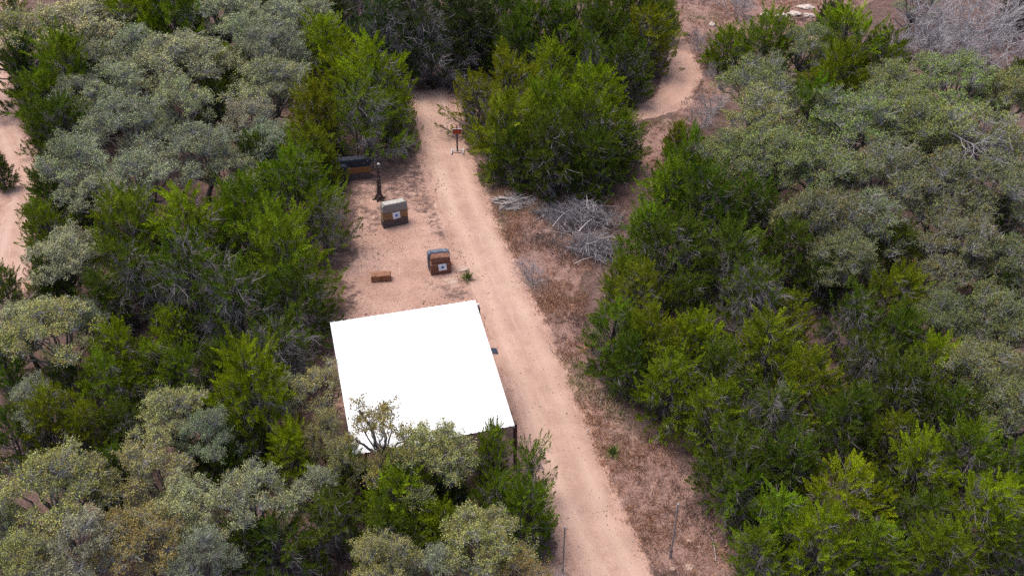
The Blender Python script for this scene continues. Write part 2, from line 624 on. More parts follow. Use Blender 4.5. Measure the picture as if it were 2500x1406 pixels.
T('O', 620, 310, 150, 'g', 'twiggy grey oak directly below the umbrella oak')
T('O', 660, 350, 130, 'g', 'grey oak with pale bare twigs, left of the dark topped target')
T('O', 490, 385, 190, 'g', 'broad grey oak at the lower right of the grove')
T('O', 560, 420, 130, 'p', 'small pale oak at the lower right tip of the grove')
T('O', 195, 430, 190, 'g', 'grey oak at the lower left of the grove beside path side cedars')
T('O', 250, 480, 160, 'g', 'grey oak at the bottom of the grove above the broad left cedars')
T('O', 350, 450, 180, 'g', 'twiggy grey oak at the bottom middle of the grove')
T('O', 395, 320, 110, 'g', 'small grey oak between the grove centre and its dark gap')
T('J', 120, 470, 100, 'd', 'dark cedar along the left path beside the lower grove')
T('J', 98, 540, 80, 'm', 'thin green cedar at the path edge below the lower grove')
T('J', 120, 580, 120, 'm', 'green cedar just above the lone oak by the left path')
T('O', 150, 640, 170, 'p', 'lone pale oak beside the bottom of the left path')
T('J', 130, 700, 120, 'd', 'dark low cedar under the lone oak by the left path')
T('J', 10, 700, 80, 'm', 'cedar on the left edge at the foot of the path')
T('J', 2, 420, 60, 'd', 'dark cedar sliver on the left side of the left path')
# bright cedar ridge left of the dirt road top
T('J', 800, 130, 150, 'b', 'bright cedar at the top of the ridge above the umbrella oak')
T('J', 850, 190, 150, 'b', 'bright cedar on the middle of the ridge right of the umbrella oak')
T('J', 920, 210, 170, 'b', 'bright pointed cedar on the ridge facing the road clearing')
T('J', 960, 288, 125, 'm', 'green cedar leaning over the road at the right end of the ridge')
T('JS', 890, 300, 190, 'm', 'see through cedar with grey lower branches above the dark topped target')
T('J', 770, 300, 140, 'y', 'olive cedar below the umbrella oak, left of the grey lower branches')
T('J', 750, 390, 130, 'y', 'olive cedar partly covering the dark topped targets')
T('J', 805, 350, 80, 'b', 'small bright cedar just above the dark topped targets')
# big cedars left of the shed
T('J', 330, 590, 200, 'm', 'broad cedar at the upper left of the dense cedar stand')
T('J', 480, 580, 220, 'b', 'bright spiky cedar crowning the dense cedar stand left of the range')
T('J', 610, 560, 200, 'm', 'green cedar at the upper right of the dense cedar stand')
T('J', 720, 470, 190, 'm', 'green cedar left of the tall dead trunk, reaching over the range')
T('JS', 785, 540, 150, 'm', 'open cedar hanging over the left side of the bare range')
T('J', 690, 640, 220, 'm', 'wide green cedar left of the small straw bale')
T('JD', 480, 700, 230, 'd', 'half dead cedar full of pale branches in the dense cedar stand')
T('JD', 330, 690, 190, 'd', 'sparse cedar with grey twigs left of the half dead cedar')
T('JD', 590, 760, 210, 'd', 'dark twiggy cedar between the half dead cedar and the roof')
T('J', 725, 760, 170, 'd', 'dark cedar touching the upper left corner of the white roof')
T('JD', 690, 860, 180, 'd', 'dark thin cedar along the left side of the white roof')
T('J', 250, 740, 130, 'd', 'dark low cedar behind the mustard oak on the left')
T('J', 430, 810, 110, 'b', 'bright cedar tip in front of the half dead cedar')
# lower left
T('O', 60, 800, 150, 'p', 'pale oak on the left edge beside the mustard oak')
T('O', 130, 830, 210, 't', 'large mustard oak near the left edge')
T('O', 215, 790, 90, 'g', 'small grey oak sprig right of the mustard oak')
T('J', 20, 900, 120, 'm', 'cedar on the left edge below the mustard oak')
T('J', 300, 870, 160, 'b', 'bright cedar right of the mustard oak')
T('J', 385, 900, 150, 'm', 'green cedar in the middle of the lower left cedars')
T('J', 460, 920, 140, 'm', 'green cedar left of the bright feathery cedar')
T('J', 260, 960, 150, 'm', 'green cedar below the mustard oak and its bare twigs')
T('J', 545, 900, 120, 'd', 'dark cedar behind the bright feathery cedar')
T('O', 95, 990, 130, 'g', 'grey oak low on the left edge above the olive cedars')
T('J', 130, 1040, 150, 'y', 'olive cedar in front of the low grey oak at left')
T('J', 215, 1060, 120, 'y', 'narrow olive cedar right of the other olive one at lower left')
T('J', 30, 1070, 130, 'd', 'dark cedar on the left edge above the big tan oaks')
T('J', 300, 1060, 130, 'd', 'dark cedar between the olive cedars and the tan domed oak')
T('O', 430, 1030, 180, 't', 'tan domed oak with bare lower twigs left of the feathery cedar')
T('O', 510, 1080, 140, 'g', 'grey oak at the foot of the feathery cedar')
T('J', 625, 985, 200, 'b', 'bright feathery cedar left of the white roof', 5.2)
T('O', 700, 960, 110, 'p', 'pale oak squeezed between the feathery cedar and the roof')
T('J', 600, 1100, 140, 'd', 'dark low cedar below the feathery cedar')
T('OS', 795, 960, 150, 't', 'thin oak overlapping the left edge of the white roof')
T('O', 790, 1070, 110, 't', 'small twiggy oak at the lower left corner of the roof')
T('OH', 918, 1035, 150, 'o', 'open autumn oak standing out against the white roof', 5.6)
T('O', 845, 1130, 110, 't', 'small tan oak at the foot of the open autumn oak', 3.6)
T('O', 1062, 1128, 185, 't', 'large speckled oak covering the bottom edge of the roof', 4.4)
T('O', 975, 1160, 140, 'o', 'rusty oak between the open autumn oak and the speckled oak')
T('J', 715, 1120, 140, 'b', 'round bright cedar below the lower left corner of the roof')
T('J', 850, 1165, 130, 'b', 'yellow green cedar right of the round bright cedar')
T('J', 1198, 1118, 100, 'b', 'bright cedar just below the right bottom corner of the roof', 3.3)
T('JS', 1288, 1158, 120, 'm', 'open dark cedar overlapping the dirt road below the roof', 3.4)
T('J', 1210, 1230, 140, 'm', 'green cedar below the bright one at the roof corner')
T('J', 1290, 1265, 150, 'm', 'green cedar beside the road left of the thin metal post')
# bottom left
T('O', 130, 1220, 240, 't', 'huge tan oak at the lower left corner')
T('O', 20, 1290, 130, 'g', 'grey oak on the left edge below the huge tan oak')
T('O', 215, 1180, 150, 't', 'tan oak right shoulder of the huge corner oak')
T('O', 380, 1180, 180, 't', 'tan crested oak in the middle of the lower left')
T('O', 450, 1265, 170, 'p', 'pale oak below the tan crested oak')
T('O', 620, 1230, 195, 'p', 'silvery oak with white bare limbs at its foot')
T('O', 350, 1340, 190, 'o', 'orange brown oak at the bottom left')
T('O', 210, 1350, 190, 'g', 'grey green oak on the bottom edge left of the orange oak')
T('O', 70, 1390, 170, 't', 'oak in the bottom left corner')
T('J', 300, 1260, 110, 'd', 'dark cedar gap filler between the tan oaks at lower left')
T('J', 560, 1150, 120, 'd', 'dark cedar behind the silvery oak')
T('O', 500, 1370, 150, 'g', 'grey oak on the bottom edge between orange oak and white limbs')
T('O', 770, 1210, 130, 'g', 'dark grey oak between the silvery oak and central cedars')
T('J', 690, 1350, 170, 'd', 'dark cedar on the bottom edge right of the white bare limbs')
T('J', 820, 1290, 180, 'd', 'dark cedar left of the spreading central cedar at the bottom')
T('J', 980, 1225, 190, 'b', 'spreading bright cedar at the bottom centre')
T('J', 1075, 1290, 130, 'b', 'yellow green cedar beside the spreading bright cedar')
T('J', 950, 1320, 150, 'd', 'dark cedar under the spreading bright cedar')
T('O', 1180, 1320, 190, 't', 'tan speckled oak at the bottom beside the road')
T('O', 940, 1395, 170, 't', 'low olive oak on the bottom edge centre')
T('O', 1260, 1390, 130, 'o', 'rusty oak on the bottom edge near the thin metal post')
T('O', 1080, 1400, 140, 'g', 'grey oak on the bottom edge between two tan ones')
# dark wood along the top centre
T('JD', 890, 50, 180, 'k', 'dark grey twigged cedar at the top, right of the twin oaks')
T('JD', 945, 106, 180, 'k', 'dark cedar with grey branches above the bright ridge')
T('JD', 1040, 108, 175, 'k', 'dark cedar with drooping pale branches above the road clearing')
T('JD', 1010, 30, 170, 'k', 'dark twiggy cedar at the top edge above the road clearing')
T('J', 1120, 50, 160, 'k', 'dark cedar at the top edge, centre left')
T('J', 1150, 92, 150, 'k', 'dark shaded cedar at the back end of the road')
T('J', 1230, 60, 160, 'd', 'dark cedar on the top edge behind the road centre trees')
T('J', 1310, 55, 160, 'm', 'green cedar on the top edge, centre')
T('J', 1258, 122, 125, 'd', 'dark cedar right behind the road centre trees')
T('J', 1400, 60, 160, 'm', 'green cedar on the top edge just right of centre')
T('J', 1480, 100, 160, 'd', 'dark cedar with grey twigs above the curved trail')
T('J', 1540, 40, 160, 'd', 'dark cedar at the top left of the curved trail')
T('J', 1572, 98, 140, 'y', 'olive cedar leaning over the top of the curved trail')
T('J', 1530, 175, 130, 'd', 'dark cedar inside the bend of the curved trail')
T('JD', 1440, 160, 120, 'd', 'twiggy cedar left inside the bend of the curved trail')
T('J', 1618, 46, 90, 'm', 'small cedar at the top edge where the curved trail disappears')
# central island of cedars right of the sign
T('JS', 1160, 258, 140, 'y', 'open olive cedar beside the red sign')
T('J', 1250, 215, 170, 'y', 'olive cedar behind the open one near the red sign')
T('J', 1350, 180, 120, 'b', 'bright topped cedar at the back of the central island')
T('J', 1238, 328, 180, 'y', 'large olive cedar right of the red sign')
T('J', 1345, 290, 170, 'm', 'green cedar in the middle of the central island')
T('J', 1450, 240, 140, 'b', 'yellow green cedar at the upper right of the central island')
T('J', 1440, 330, 180, 'm', 'wide green cedar at the right of the central island')
T('J', 1522, 345, 105, 'm', 'narrow cedar on the right rim of the central island')
T('J', 1345, 380, 170, 'd', 'green cedar at the front of the central island above the brush heap')
T('J', 1452, 402, 130, 'd', 'dark cedar at the front right of the central island')
T('J', 1250, 390, 120, 'd', 'dark cedar at the front left of the central island above the logs')
# upper right
T('B', 1775, 122, 115, 'm', 'round dense green shrub beside the grassy slope at upper right')
T('J', 1870, 120, 140, 'm', 'green cedar right of the round shrub')
T('O', 1965, 120, 140, 'v', 'yellowish oak between cedars at upper right')
T('J', 2060, 115, 170, 'b', 'bright cedar beside the bare grey thicket')
T('J', 2160, 150, 120, 'm', 'cedar at the left rim of the bare grey thicket')
T('J', 2040, 215, 160, 'y', 'olive cedar below the bright cedar at upper right')
T('J', 1975, 280, 130, 'm', 'dark olive cedar above the wide right oak canopy')
T('O', 2230, 12, 100, 'g', 'small grey oak at the top edge left of the bare thicket')
T('D', 2270, 45, 200, 'g', 'bare grey tree at the left of the leafless thicket')
T('D', 2380, 40, 190, 'g', 'bare grey tree at the top middle of the leafless thicket')
T('D', 2330, 110, 190, 'g', 'bare purple grey tree at the front of the leafless thicket')
T('D', 2430, 110, 150, 'g', 'bare grey tree at the right of the leafless thicket')
T('D', 2220, 90, 130, 'g', 'small bare tree at the lower left of the leafless thicket')
T('D', 2455, 45, 120, 'g', 'bare tree in the top right, left of the dark corner cedar')
T('J', 2485, 25, 80, 'k', 'dark cedar in the top right corner')
T('J', 2490, 190, 80, 'd', 'dark cedar on the right edge below the leafless thicket')
T('B', 2030, 35, 70, 'k', 'low grey green shrub behind the pale rocks at the top')
# wide olive oaks of the right side
T('Y', 1848, 228, 180, 'v', 'olive oak beside the curved trail, left end of the oak canopy')
T('Y', 1868, 312, 185, 'v', 'olive oak below the trail side oak')
T('Y', 2180, 230, 170, 'v', 'olive oak at the top of the right oak canopy with a dead spike')
T('Y', 2330, 215, 190, 'v', 'olive oak at the top right of the oak canopy below bare trees')
T('Y', 2450, 240, 160, 'v', 'olive oak on the right edge below the bare trees')
T('Y', 2090, 310, 200, 'v', 'wide olive oak in the upper middle of the oak canopy')
T('Y', 2230, 330, 200, 'v', 'wide olive oak in the heart of the canopy with a dark limb')
T('Y', 2390, 350, 210, 'v', 'big olive oak crossed by a long pale dead limb')
T('Y', 1780, 400, 170, 'v', 'olive oak above the dark cedars right of the brush heap')
T('Y', 1900, 400, 180, 'v', 'olive oak with a grey dead branch cluster')
T('Y', 2010, 420, 190, 'v', 'olive oak right of the dead branch cluster')
T('Y', 2140, 440, 200, 'w', 'olive oak in the lower middle of the canopy')
T('Y', 2290, 470, 210, 'w', 'dusky olive oak below the long pale dead limb')
T('Y', 2440, 470, 200, 'w', 'dusky olive oak on the right edge, mid height')
T('Y', 2000, 540, 190, 'w', 'dusky oak at the lower left of the canopy above the dark cedars')
T('Y', 2140, 560, 180, 'w', 'dusky oak left of the white dead snag')
T('Y', 2060, 640, 150, 'w', 'drooping oak at the lower rim of the canopy')
T('Y', 2350, 610, 200, 'w', 'dusky oak right of the white dead snag')
T('Y', 2460, 650, 180, 'w', 'greyish oak on the right edge below mid height')
T('Y', 2300, 790, 150, 'w', 'small oak with a crooked pale limb below the white snag')
T('Y', 2440, 800, 190, 'w', 'grey brown oak on the right edge right of the crooked limb')
T('Y', 2400, 920, 190, 'w', 'grey brown oak on the right edge in the lower half')
T('Y', 2470, 1010, 170, 'w', 'lowest grey brown oak on the right edge')
T('D', 2262, 655, 105, 'p', 'white dead snag among the right hand oaks')
# dark cedars on the right of the road
T('J', 1655, 345, 70, 'y', 'small spiky topped cedar by the trail mouth right of the central island')
T('J', 1670, 410, 140, 'm', 'cedar below the small spiky one, right of the central island')
T('J', 1628, 480, 140, 'm', 'cedar right of the upper brush heap')
T('J', 1720, 520, 180, 'd', 'dark cedar below the olive oaks right of the brush heap')
T('J', 1835, 530, 150, 'd', 'dark cedar under the dead branch cluster oak')
T('J', 1578, 585, 120, 'm', 'cedar overhanging the lower brush heap')
T('J', 1640, 620, 180, 'd', 'dark cedar inland of the lower brush heap')
T('J', 1512, 695, 95, 'm', 'small cedar at the grass edge below the brush heap')
T('J', 1570, 730, 160, 'y', 'olive cedar at the grass edge, middle right')
T('J', 1780, 650, 180, 'd', 'dark spiky cedar in the centre of the right hand cedars')
T('JD', 1840, 740, 180, 'd', 'twiggy dark cedar with bare lower branches right of centre')
T('J', 1500, 820, 140, 'm', 'cedar above the grey yucca at the grass edge')
T('J', 1590, 850, 160, 'y', 'olive cedar right of the grass edge above the roadside bulge')
T('J', 1705, 835, 140, 'b', 'bright lime cedar standing out among dark right hand cedars')
T('J', 1540, 905, 120, 'd', 'dark low cedar right of the grey yucca')
T('J', 1640, 960, 170, 'm', 'green cedar on the roadside bulge right of the road')
T('J', 1760, 930, 150, 'd', 'dark cedar below the bright lime cedar')
T('J', 1870, 870, 190, 'y', 'large yellowish cedar in the middle of the right hand cedars')
T('J', 1930, 780, 110, 'y', 'olive cedar above the large yellowish cedar')
T('J', 1970, 950, 170, 'y', 'yellowish feathery cedar right of the large yellowish one')
T('J', 1740, 1030, 180, 'm', 'green cedar above the far end of the roadside bulge')
T('JD', 1870, 1030, 190, 'd', 'shaded cedar with grey twigs below the large yellowish cedar')
T('J', 2050, 640, 90, 'd', 'dark little cedar under the drooping oak')
T('J', 2000, 690, 110, 'd', 'dark cedar in the hollow below the canopy rim')
T('J', 2180, 620, 140, 'd', 'dark cedar just left of the white snag')
T('J', 2170, 740, 180, 'y', 'olive green cedar below the white snag')
T('J', 1925, 625, 150, 'd', 'dark cedar in the gap left of the drooping oak')  # added dark cedar, makes a bright ground gap read as deep shade
T('J', 2440, 720, 130, 'd', 'dark cedar in the gap between the right edge oaks')  # added likewise, dark foliage over ground that would show too bright
T('J', 790, 415, 90, 'y', 'olive cedar spray in front of the black covered target')
T('J', 2450, 545, 120, 'd', 'dark cedar peeping out between the dusky oaks on the right edge')  # dark cedars from here to the lone path oak are added, as shade in canopy holes
T('J', 2240, 420, 100, 'd', 'dark cedar deep between the wide oaks in the canopy heart')
T('J', 288, 1150, 110, 'd', 'dark cedar behind the right shoulder of the huge tan oak')
T('J', 488, 1140, 110, 'd', 'dark cedar under the grey oak at the foot of the feathery cedar')
T('J', 598, 1330, 130, 'd', 'dark cedar below the white bare limbs of the silvery oak')
T('J', 172, 930, 110, 'd', 'dark cedar below the trunk of the mustard oak')
T('J', 1100, 1200, 110, 'd', 'dark cedar below the large speckled oak')
T('J', 352, 232, 90, 'd', 'dark cedar in the upper hollow of the oak grove')
T('J', 625, 400, 110, 'd', 'dark cedar at the lower right foot of the oak grove')
T('J', 215, 545, 110, 'd', 'dark cedar between the oak grove foot and the lone path oak')
T('J', 1700, 455, 110, 'm', 'small cedar under the leftmost low olive oak')
T('J', 1665, 748, 120, 'd', 'dark cedar between the olive grass edge cedar and the bright lime one')
T('J', 2472, 1240, 110, 'm', 'green cedar on the right edge above the bottom right corner')
T('J', 2150, 1220, 110, 'd', 'dark cedar right of the big bright bottom cedar')
T('JD', 2080, 790, 160, 'd', 'dark twiggy cedar in the brown hollow at right')
T('J', 2190, 840, 150, 'd', 'dark cedar below the olive green one')
T('J', 2280, 910, 160, 'b', 'bright cedar below the crooked limb oak')
T('JD', 2110, 900, 160, 'd', 'dark twigged cedar left of the bright one under the crooked limb')
T('J', 2190, 980, 180, 'd', 'dark cedar in the right lower middle')
T('J', 2060, 1040, 170, 'd', 'dark cedar above the bottom bright cedar')
T('J', 2320, 1030, 160, 'd', 'dark cedar left of the lowest grey brown oak')
T('J', 1800, 1130, 170, 'd', 'dark cedar right of the roadside grass, lower right')
T('J', 1930, 1140, 170, 'd', 'dark cedar behind the bottom bright cedar')
T('J', 2170, 1090, 150, 'y', 'pale olive cedar above the bottom right cedars')
T('J', 1810, 1215, 130, 'm', 'green cedar nearest the right roadside post')
T('J', 2050, 1230, 210, 'b', 'big bright cedar at the bottom right')
T('J', 1900, 1280, 160, 'm', 'green cedar left of the big bright bottom cedar')
T('J', 2240, 1160, 170, 'b', 'bright cedar upper right of the big bright bottom cedar')
T('J', 2360, 1130, 170, 'm', 'green cedar left of the right edge in the lower right')
T('J', 2480, 1150, 130, 'm', 'green cedar on the right edge below the grey brown oaks')
T('J', 2400, 1260, 190, 'b', 'bright cedar near the lower right corner')
T('J', 2250, 1280, 150, 'd', 'dark cedar between the two brightest bottom right cedars')
T('J', 1990, 1345, 190, 'b', 'bright cedar on the bottom edge, left part of the right clump')
T('J', 2130, 1360, 170, 'm', 'green cedar on the bottom edge below the big bright cedar')
T('J', 2290, 1370, 170, 'm', 'green cedar on the bottom edge near the right corner')
T('J', 2460, 1360, 140, 'd', 'dark cedar in the bottom right corner')
T('J', 1850, 1360, 130, 'm', 'green cedar on the bottom edge nearest the rock slab')
T('D', 1738, 240, 60, 'g', 'small bare grey bush on the outside of the curved trail')
T('D', 1712, 285, 65, 'g', 'bare grey bush at the lower end of the curved trail')
T('D', 1300, 655, 75, 'p', 'wispy pale leafless shrub in the dry grass beside the road')
T('D', 1352, 1385, 60, 'g', 'leafless grey sapling at the foot of the thin metal post')
T('D', 1262, 466, 60, 'g', 'small heap of bare twigs behind the cut logs', 0.8)
T('D', 1742, 168, 48, 'g', 'tiny bare grey bush right of the upper bend of the curved trail')
T('D', 1712, 92, 50, 'g', 'small dry grey bush in the grass above the curved trail')
T('D', 1800, 12, 90, 'g', 'bare grey bush on the grassy slope at the top edge')
GROUPS = {'OH': 'live oaks of the grey and tan groves', 'O': 'live oaks of the grey and tan groves', 'OS': 'live oaks of the grey and tan groves', 'Y': 'olive oaks of the right hand canopy',
          'J': 'cedars around the clearing', 'JS': 'cedars around the clearing', 'JD': 'cedars around the clearing', 'D': 'leafless trees and bushes', 'B': 'low green shrubs'}
NAMES = {'OH': 'live_oak', 'O': 'live_oak', 'OS': 'live_oak', 'Y': 'live_oak', 'J': 'cedar_tree', 'JS': 'cedar_tree', 'JD': 'cedar_tree', 'D': 'bare_tree', 'B': 'shrub'}
rt = np.random.default_rng(77)
BASES = []
for i, (kind, px, py, wpx, ck, label, hh) in enumerate(TREES):
    if kind == 'D':
        small = wpx < 110
        p = at(px, py, .9 if small else 1.8)
        W = wpx / depth_scale(p)
        H = hh or (W * 1.1 if small else min(4.6, W * .85))
        pool, R0, H0 = BARES, 2.3, 4.2
    else:
        oak = kind in ('O', 'OS', 'OH', 'Y')
        p = at(px, py, 2.6)
        W = wpx / depth_scale(p) * (1.19 if oak else 1.10)
        if oak:
            H = hh or float(np.clip(W * .62 + 1.9, 2.6, 5.6)) * rt.uniform(.94, 1.08)
        else:
            H = hh or float(np.clip(W * .92 + .7, 1.8, 5.6)) * rt.uniform(.92, 1.12)
        if kind == 'B':
            H = W * .85
        p = at(px, py, H * (.78 if kind == 'OH' else .60 if oak else .50))
        pool = {'O': OAKS, 'OS': OAK_OPEN, 'OH': OAK_HIGH, 'Y': OAK_OLIVE, 'J': CEDARS, 'JS': CEDAR_OPEN, 'JD': CEDAR_DRY, 'B': BUSHES}[kind]
        R0, H0 = (2.6, 5.4) if oak else (2.3, 5.0)
        if kind == 'OH':
            R0 = 1.9
        if kind == 'B':
            R0, H0 = 2.4, 4.2
    mod = pool[int(rt.integers(len(pool)))]
    x, y = float(p[0]), float(p[1])
    BASES.append((x, y, W))
    r = empty(NAMES[kind], (x, y, float(gz(x, y)) - .02), rt.uniform(0, 6.28))
    cat = 'shrub' if kind == 'B' else ('oak' if kind in ('O', 'OS', 'OH', 'Y') else ('bare tree' if kind == 'D' else 'cedar'))
    if kind == 'D' and any(q in label for q in ('bush', 'shrub', 'sapling')):
        r.name, cat = 'bare_shrub', 'bare shrub'
    elif kind == 'D' and 'heap' in label:
        r.name, cat = 'twig_heap', 'twig heap'
    elif kind == 'D' and 'snag' in label:
        r.name, cat = 'dead_snag', 'dead tree'
    tag(r, label, cat, GROUPS[kind] if cat not in ('twig heap', 'dead tree') else None)
    r.scale = (W / (2 * R0) * rt.uniform(.94, 1.06), W / (2 * R0) * rt.uniform(.94, 1.06), H / H0)
    if kind == 'D':
        link('branches', mod, M_PALE if False else M_BARE, r)
        continue
    oak = kind in ('O', 'OS', 'OH', 'Y')
    tm, cm, bm_ = mod
    link('trunk', tm, M_BARK_O if oak else M_BARK_J, r)
    c = link('crown', cm, M_OAK if oak else M_CEDAR, r)
    b = link('bare_twigs', bm_, M_TWIG_O if oak else M_TWIG_J, r)
    q = PAL[ck]
    j = rt.normal(0, .06, 3)
    k = rt.uniform(.88, 1.12)
    if oak and any(t_ in label for t_ in ('dead branch cluster', 'dead spike', 'white bare limbs', 'crooked pale limb', 'dark limb', 'bare twigs', 'pale bare twigs', 'twiggy grey oak at')):
        dl = link('dead_limb', LIMBS[len(label) % 3], M_TWIG_O, r)
        vx, vy = math.sin(-r.rotation_euler[2]) * -1, -math.cos(-r.rotation_euler[2])
        dl.location = (vx * -.2 + vy * 0 + .9 * math.sin(-r.rotation_euler[2]) * -1, .9 * -math.cos(r.rotation_euler[2]), 3.6)
        dl.rotation_euler = (0, 0, -r.rotation_euler[2])
    c.color = (q[0] * k * (1 + j[0]), q[1] * k * (1 + j[1] * .5), q[2] * k * (1 + j[2]), q[3])

# ------------------------------------------------------------------ ground, roads
def poly_px(pts):
    return np.array([at(x, y)[:2] for x, y in pts])


def seg_dist(X, Y, P):
    """distance to a polyline and the nearest parameter"""
    best = np.full(X.shape, 1e9)
    for (x0, y0), (x1, y1) in zip(P[:-1], P[1:]):
        dx, dy = x1 - x0, y1 - y0
        L2 = dx * dx + dy * dy + 1e-12
        t = np.clip(((X - x0) * dx + (Y - y0) * dy) / L2, 0, 1)
        best = np.minimum(best, np.hypot(X - x0 - t * dx, Y - y0 - t * dy))
    return best


def inside(X, Y, P):
    r = np.zeros(X.shape, bool)
    n = len(P)
    for i in range(n):
        x0, y0 = P[i]
        x1, y1 = P[(i + 1) % n]
        c = ((y0 > Y) != (y1 > Y)) & (X < (x1 - x0) * (Y - y0) / (y1 - y0 + 1e-12) + x0)
        r ^= c
    return r


def sdf(X, Y, P):
    d = seg_dist(X, Y, np.vstack([P, P[:1]]))
    return np.where(inside(X, Y, P), d, -d)


def smooth(v, lo, hi):
    t = np.clip((v - lo) / (hi - lo), 0, 1)
    return t * t * (3 - 2 * t)


ROADS = {
    'main': ([(1035, 222), (1062, 255), (1068, 300), (1085, 360), (1105, 430), (1130, 500), (1160, 570), (1190, 640), (1218, 710), (1246, 780), (1278, 850), (1308, 930), (1338, 1010),
              (1372, 1100), (1408, 1190), (1450, 1290), (1500, 1400), (1548, 1500), (1640, 1720), (1760, 2050)], [110, 96, 90, 104, 112, 116, 120, 126, 134, 140, 144, 148, 154, 160, 162, 166, 172, 180, 200, 230]),
    'trail': ([(1380, 300), (1470, 288), (1560, 278), (1618, 260), (1655, 228), (1667, 188), (1664, 152), (1648, 118), (1628, 92), (1600, 70), (1560, 50), (1500, 30)],
              [96, 92, 86, 86, 86, 80, 68, 54, 64, 60, 56, 54]),
    'left': ([(10, -40), (8, 20), (-20, 90), (-25, 160), (-6, 235), (15, 310), (42, 370), (60, 430), (56, 490), (42, 550), (32, 610), (28, 670), (0, 730), (-60, 790)],
             [62, 58, 62, 66, 66, 68, 78, 84, 82, 84, 98, 106, 110, 110]),
}


def road_line(key):
    pts, ws = ROADS[key]
    P = poly_px(pts)
    W = np.array([w_ / depth_scale(at(*p)) for p, w_ in zip(pts, ws)])
    # crossing width as seen is the horizontal width; turn it into true width
    t = np.gradient(P, axis=0)
    t /= np.linalg.norm(t, axis=1, keepdims=True)
    W = W * np.maximum(.55, np.abs(t[:, 1]))
    d = np.r_[0, np.cumsum(np.linalg.norm(np.diff(P, axis=0), axis=1))]
    s = np.arange(0, d[-1], .22)
    Q = np.stack([np.interp(s, d, P[:, 0]), np.interp(s, d, P[:, 1])], 1)
    Ws = np.interp(s, d, W)
    for _ in range(60):
        Q[1:-1] = (Q[:-2] + 2 * Q[1:-1] + Q[2:]) / 4
        Ws[1:-1] = (Ws[:-2] + 2 * Ws[1:-1] + Ws[2:]) / 4
    return Q, Ws


RL = {k: road_line(k) for k in ROADS}
RANGE = poly_px([(1015, 225), (1175, 205), (1110, 330), (1150, 400), (1170, 560), (1200, 720), (1240, 1000), (1300, 1200), (1390, 1420), (1300, 1420), (1200, 1180), (830, 1130), (790, 900), (800, 720), (850, 600), (870, 470), (850, 440),
                 (960, 420), (1020, 350)])
GRASS = [poly_px([(1170, 390), (1230, 440), (1330, 470), (1510, 480), (1470, 620), (1430, 700), (1440, 830), (1455, 950), (1560, 1040), (1690, 1150), (1750, 1260), (1800, 1420), (1540, 1420), (1420, 1120), (1330, 880), (1230, 650), (1180, 500)]),
         poly_px([(1620, -60), (2200, -60), (2080, 60), (1940, 110), (1730, 80), (1720, 190), (1790, 200), (1740, 290), (1660, 330), (1600, 480), (1540, 420), (1560, 310), (1650, 280), (1710, 200), (1650, 80)]),
         poly_px([(960, 215), (1160, 170), (1180, 210), (1080, 250), (1010, 240)])]

PATCH = [poly_px([(880, 400), (1000, 380), (1060, 420), (1090, 520), (1010, 490), (930, 520), (900, 480)]), poly_px([(1000, 470), (1090, 440), (1130, 560), (1150, 690), (1110, 700), (1090, 600), (1020, 560)]),
         poly_px([(800, 690), (880, 680), (900, 760), (800, 790)]), poly_px([(1050, 690), (1170, 690), (1190, 740), (1080, 740)]), poly_px([(890, 510), (930, 500), (940, 570), (900, 580)])]
gx = np.r_[-420, -260, -160, -100, -70, np.arange(-52, 52.01, .24), 70, 100, 160, 260, 420]
gy = np.r_[-120, -40, -5, 8, np.arange(16, 112.01, .24), 125, 150, 200, 300, 500]
X, Y = np.meshgrid(gx, gy)
DR = np.full(X.shape, 1e9)
for Q, Wd in RL.values():
    for q_, w_ in zip(Q[::2], Wd[::2]):
        DR = np.minimum(DR, np.hypot(X - q_[0], Y - q_[1]) - .5 * w_)
sd_range = sdf(X, Y, RANGE)
sd_grass = np.maximum.reduce([sdf(X, Y, g) for g in GRASS])
rn = np.random.default_rng(5)


def field_noise(X, Y, seed, sc):
    r = np.random.default_rng(seed)
    v = 0
    for k in range(9):
        a = r.uniform(0, 6.28)
        f = sc * r.uniform(.6, 2.2)
        v = v + np.sin((X * math.cos(a) + Y * math.sin(a)) * f + r.uniform(0, 6.28))
    return v / 4.5


fn = field_noise(X, Y, 1, 1.1)
dirt = np.maximum(smooth(sd_range + fn * .55, -.7, 1.3) * .85, smooth(-DR + fn * .22, -.6, .1))
patch = np.maximum.reduce([sdf(X, Y, g) for g in PATCH])
dirt = dirt * (1 - .52 * smooth(patch + fn * .5, -.6, .6) * smooth(DR, -.1, .5))
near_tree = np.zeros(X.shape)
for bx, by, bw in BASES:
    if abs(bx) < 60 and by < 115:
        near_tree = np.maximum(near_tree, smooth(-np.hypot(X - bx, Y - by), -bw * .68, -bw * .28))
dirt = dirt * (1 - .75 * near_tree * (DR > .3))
grass = smooth(sd_grass + fn * .4, -.5, .9)
Z = gz(X, Y) + .012 * field_noise(X, Y, 3, 5.0) * smooth(DR, -.1, .6) - .08 * smooth(-DR, .12, .5)
ny_, nx_ = X.shape
idx = np.arange(nx_ * ny_).reshape(ny_, nx_)
F = np.stack([idx[:-1, :-1], idx[:-1, 1:], idx[1:, 1:], idx[1:, :-1]], -1).reshape(-1, 4)
gme = mesh_np('ground', np.stack([X, Y, Z], -1).reshape(-1, 3), F, {'dirt': dirt.ravel(), 'grassy': grass.ravel()}, True)


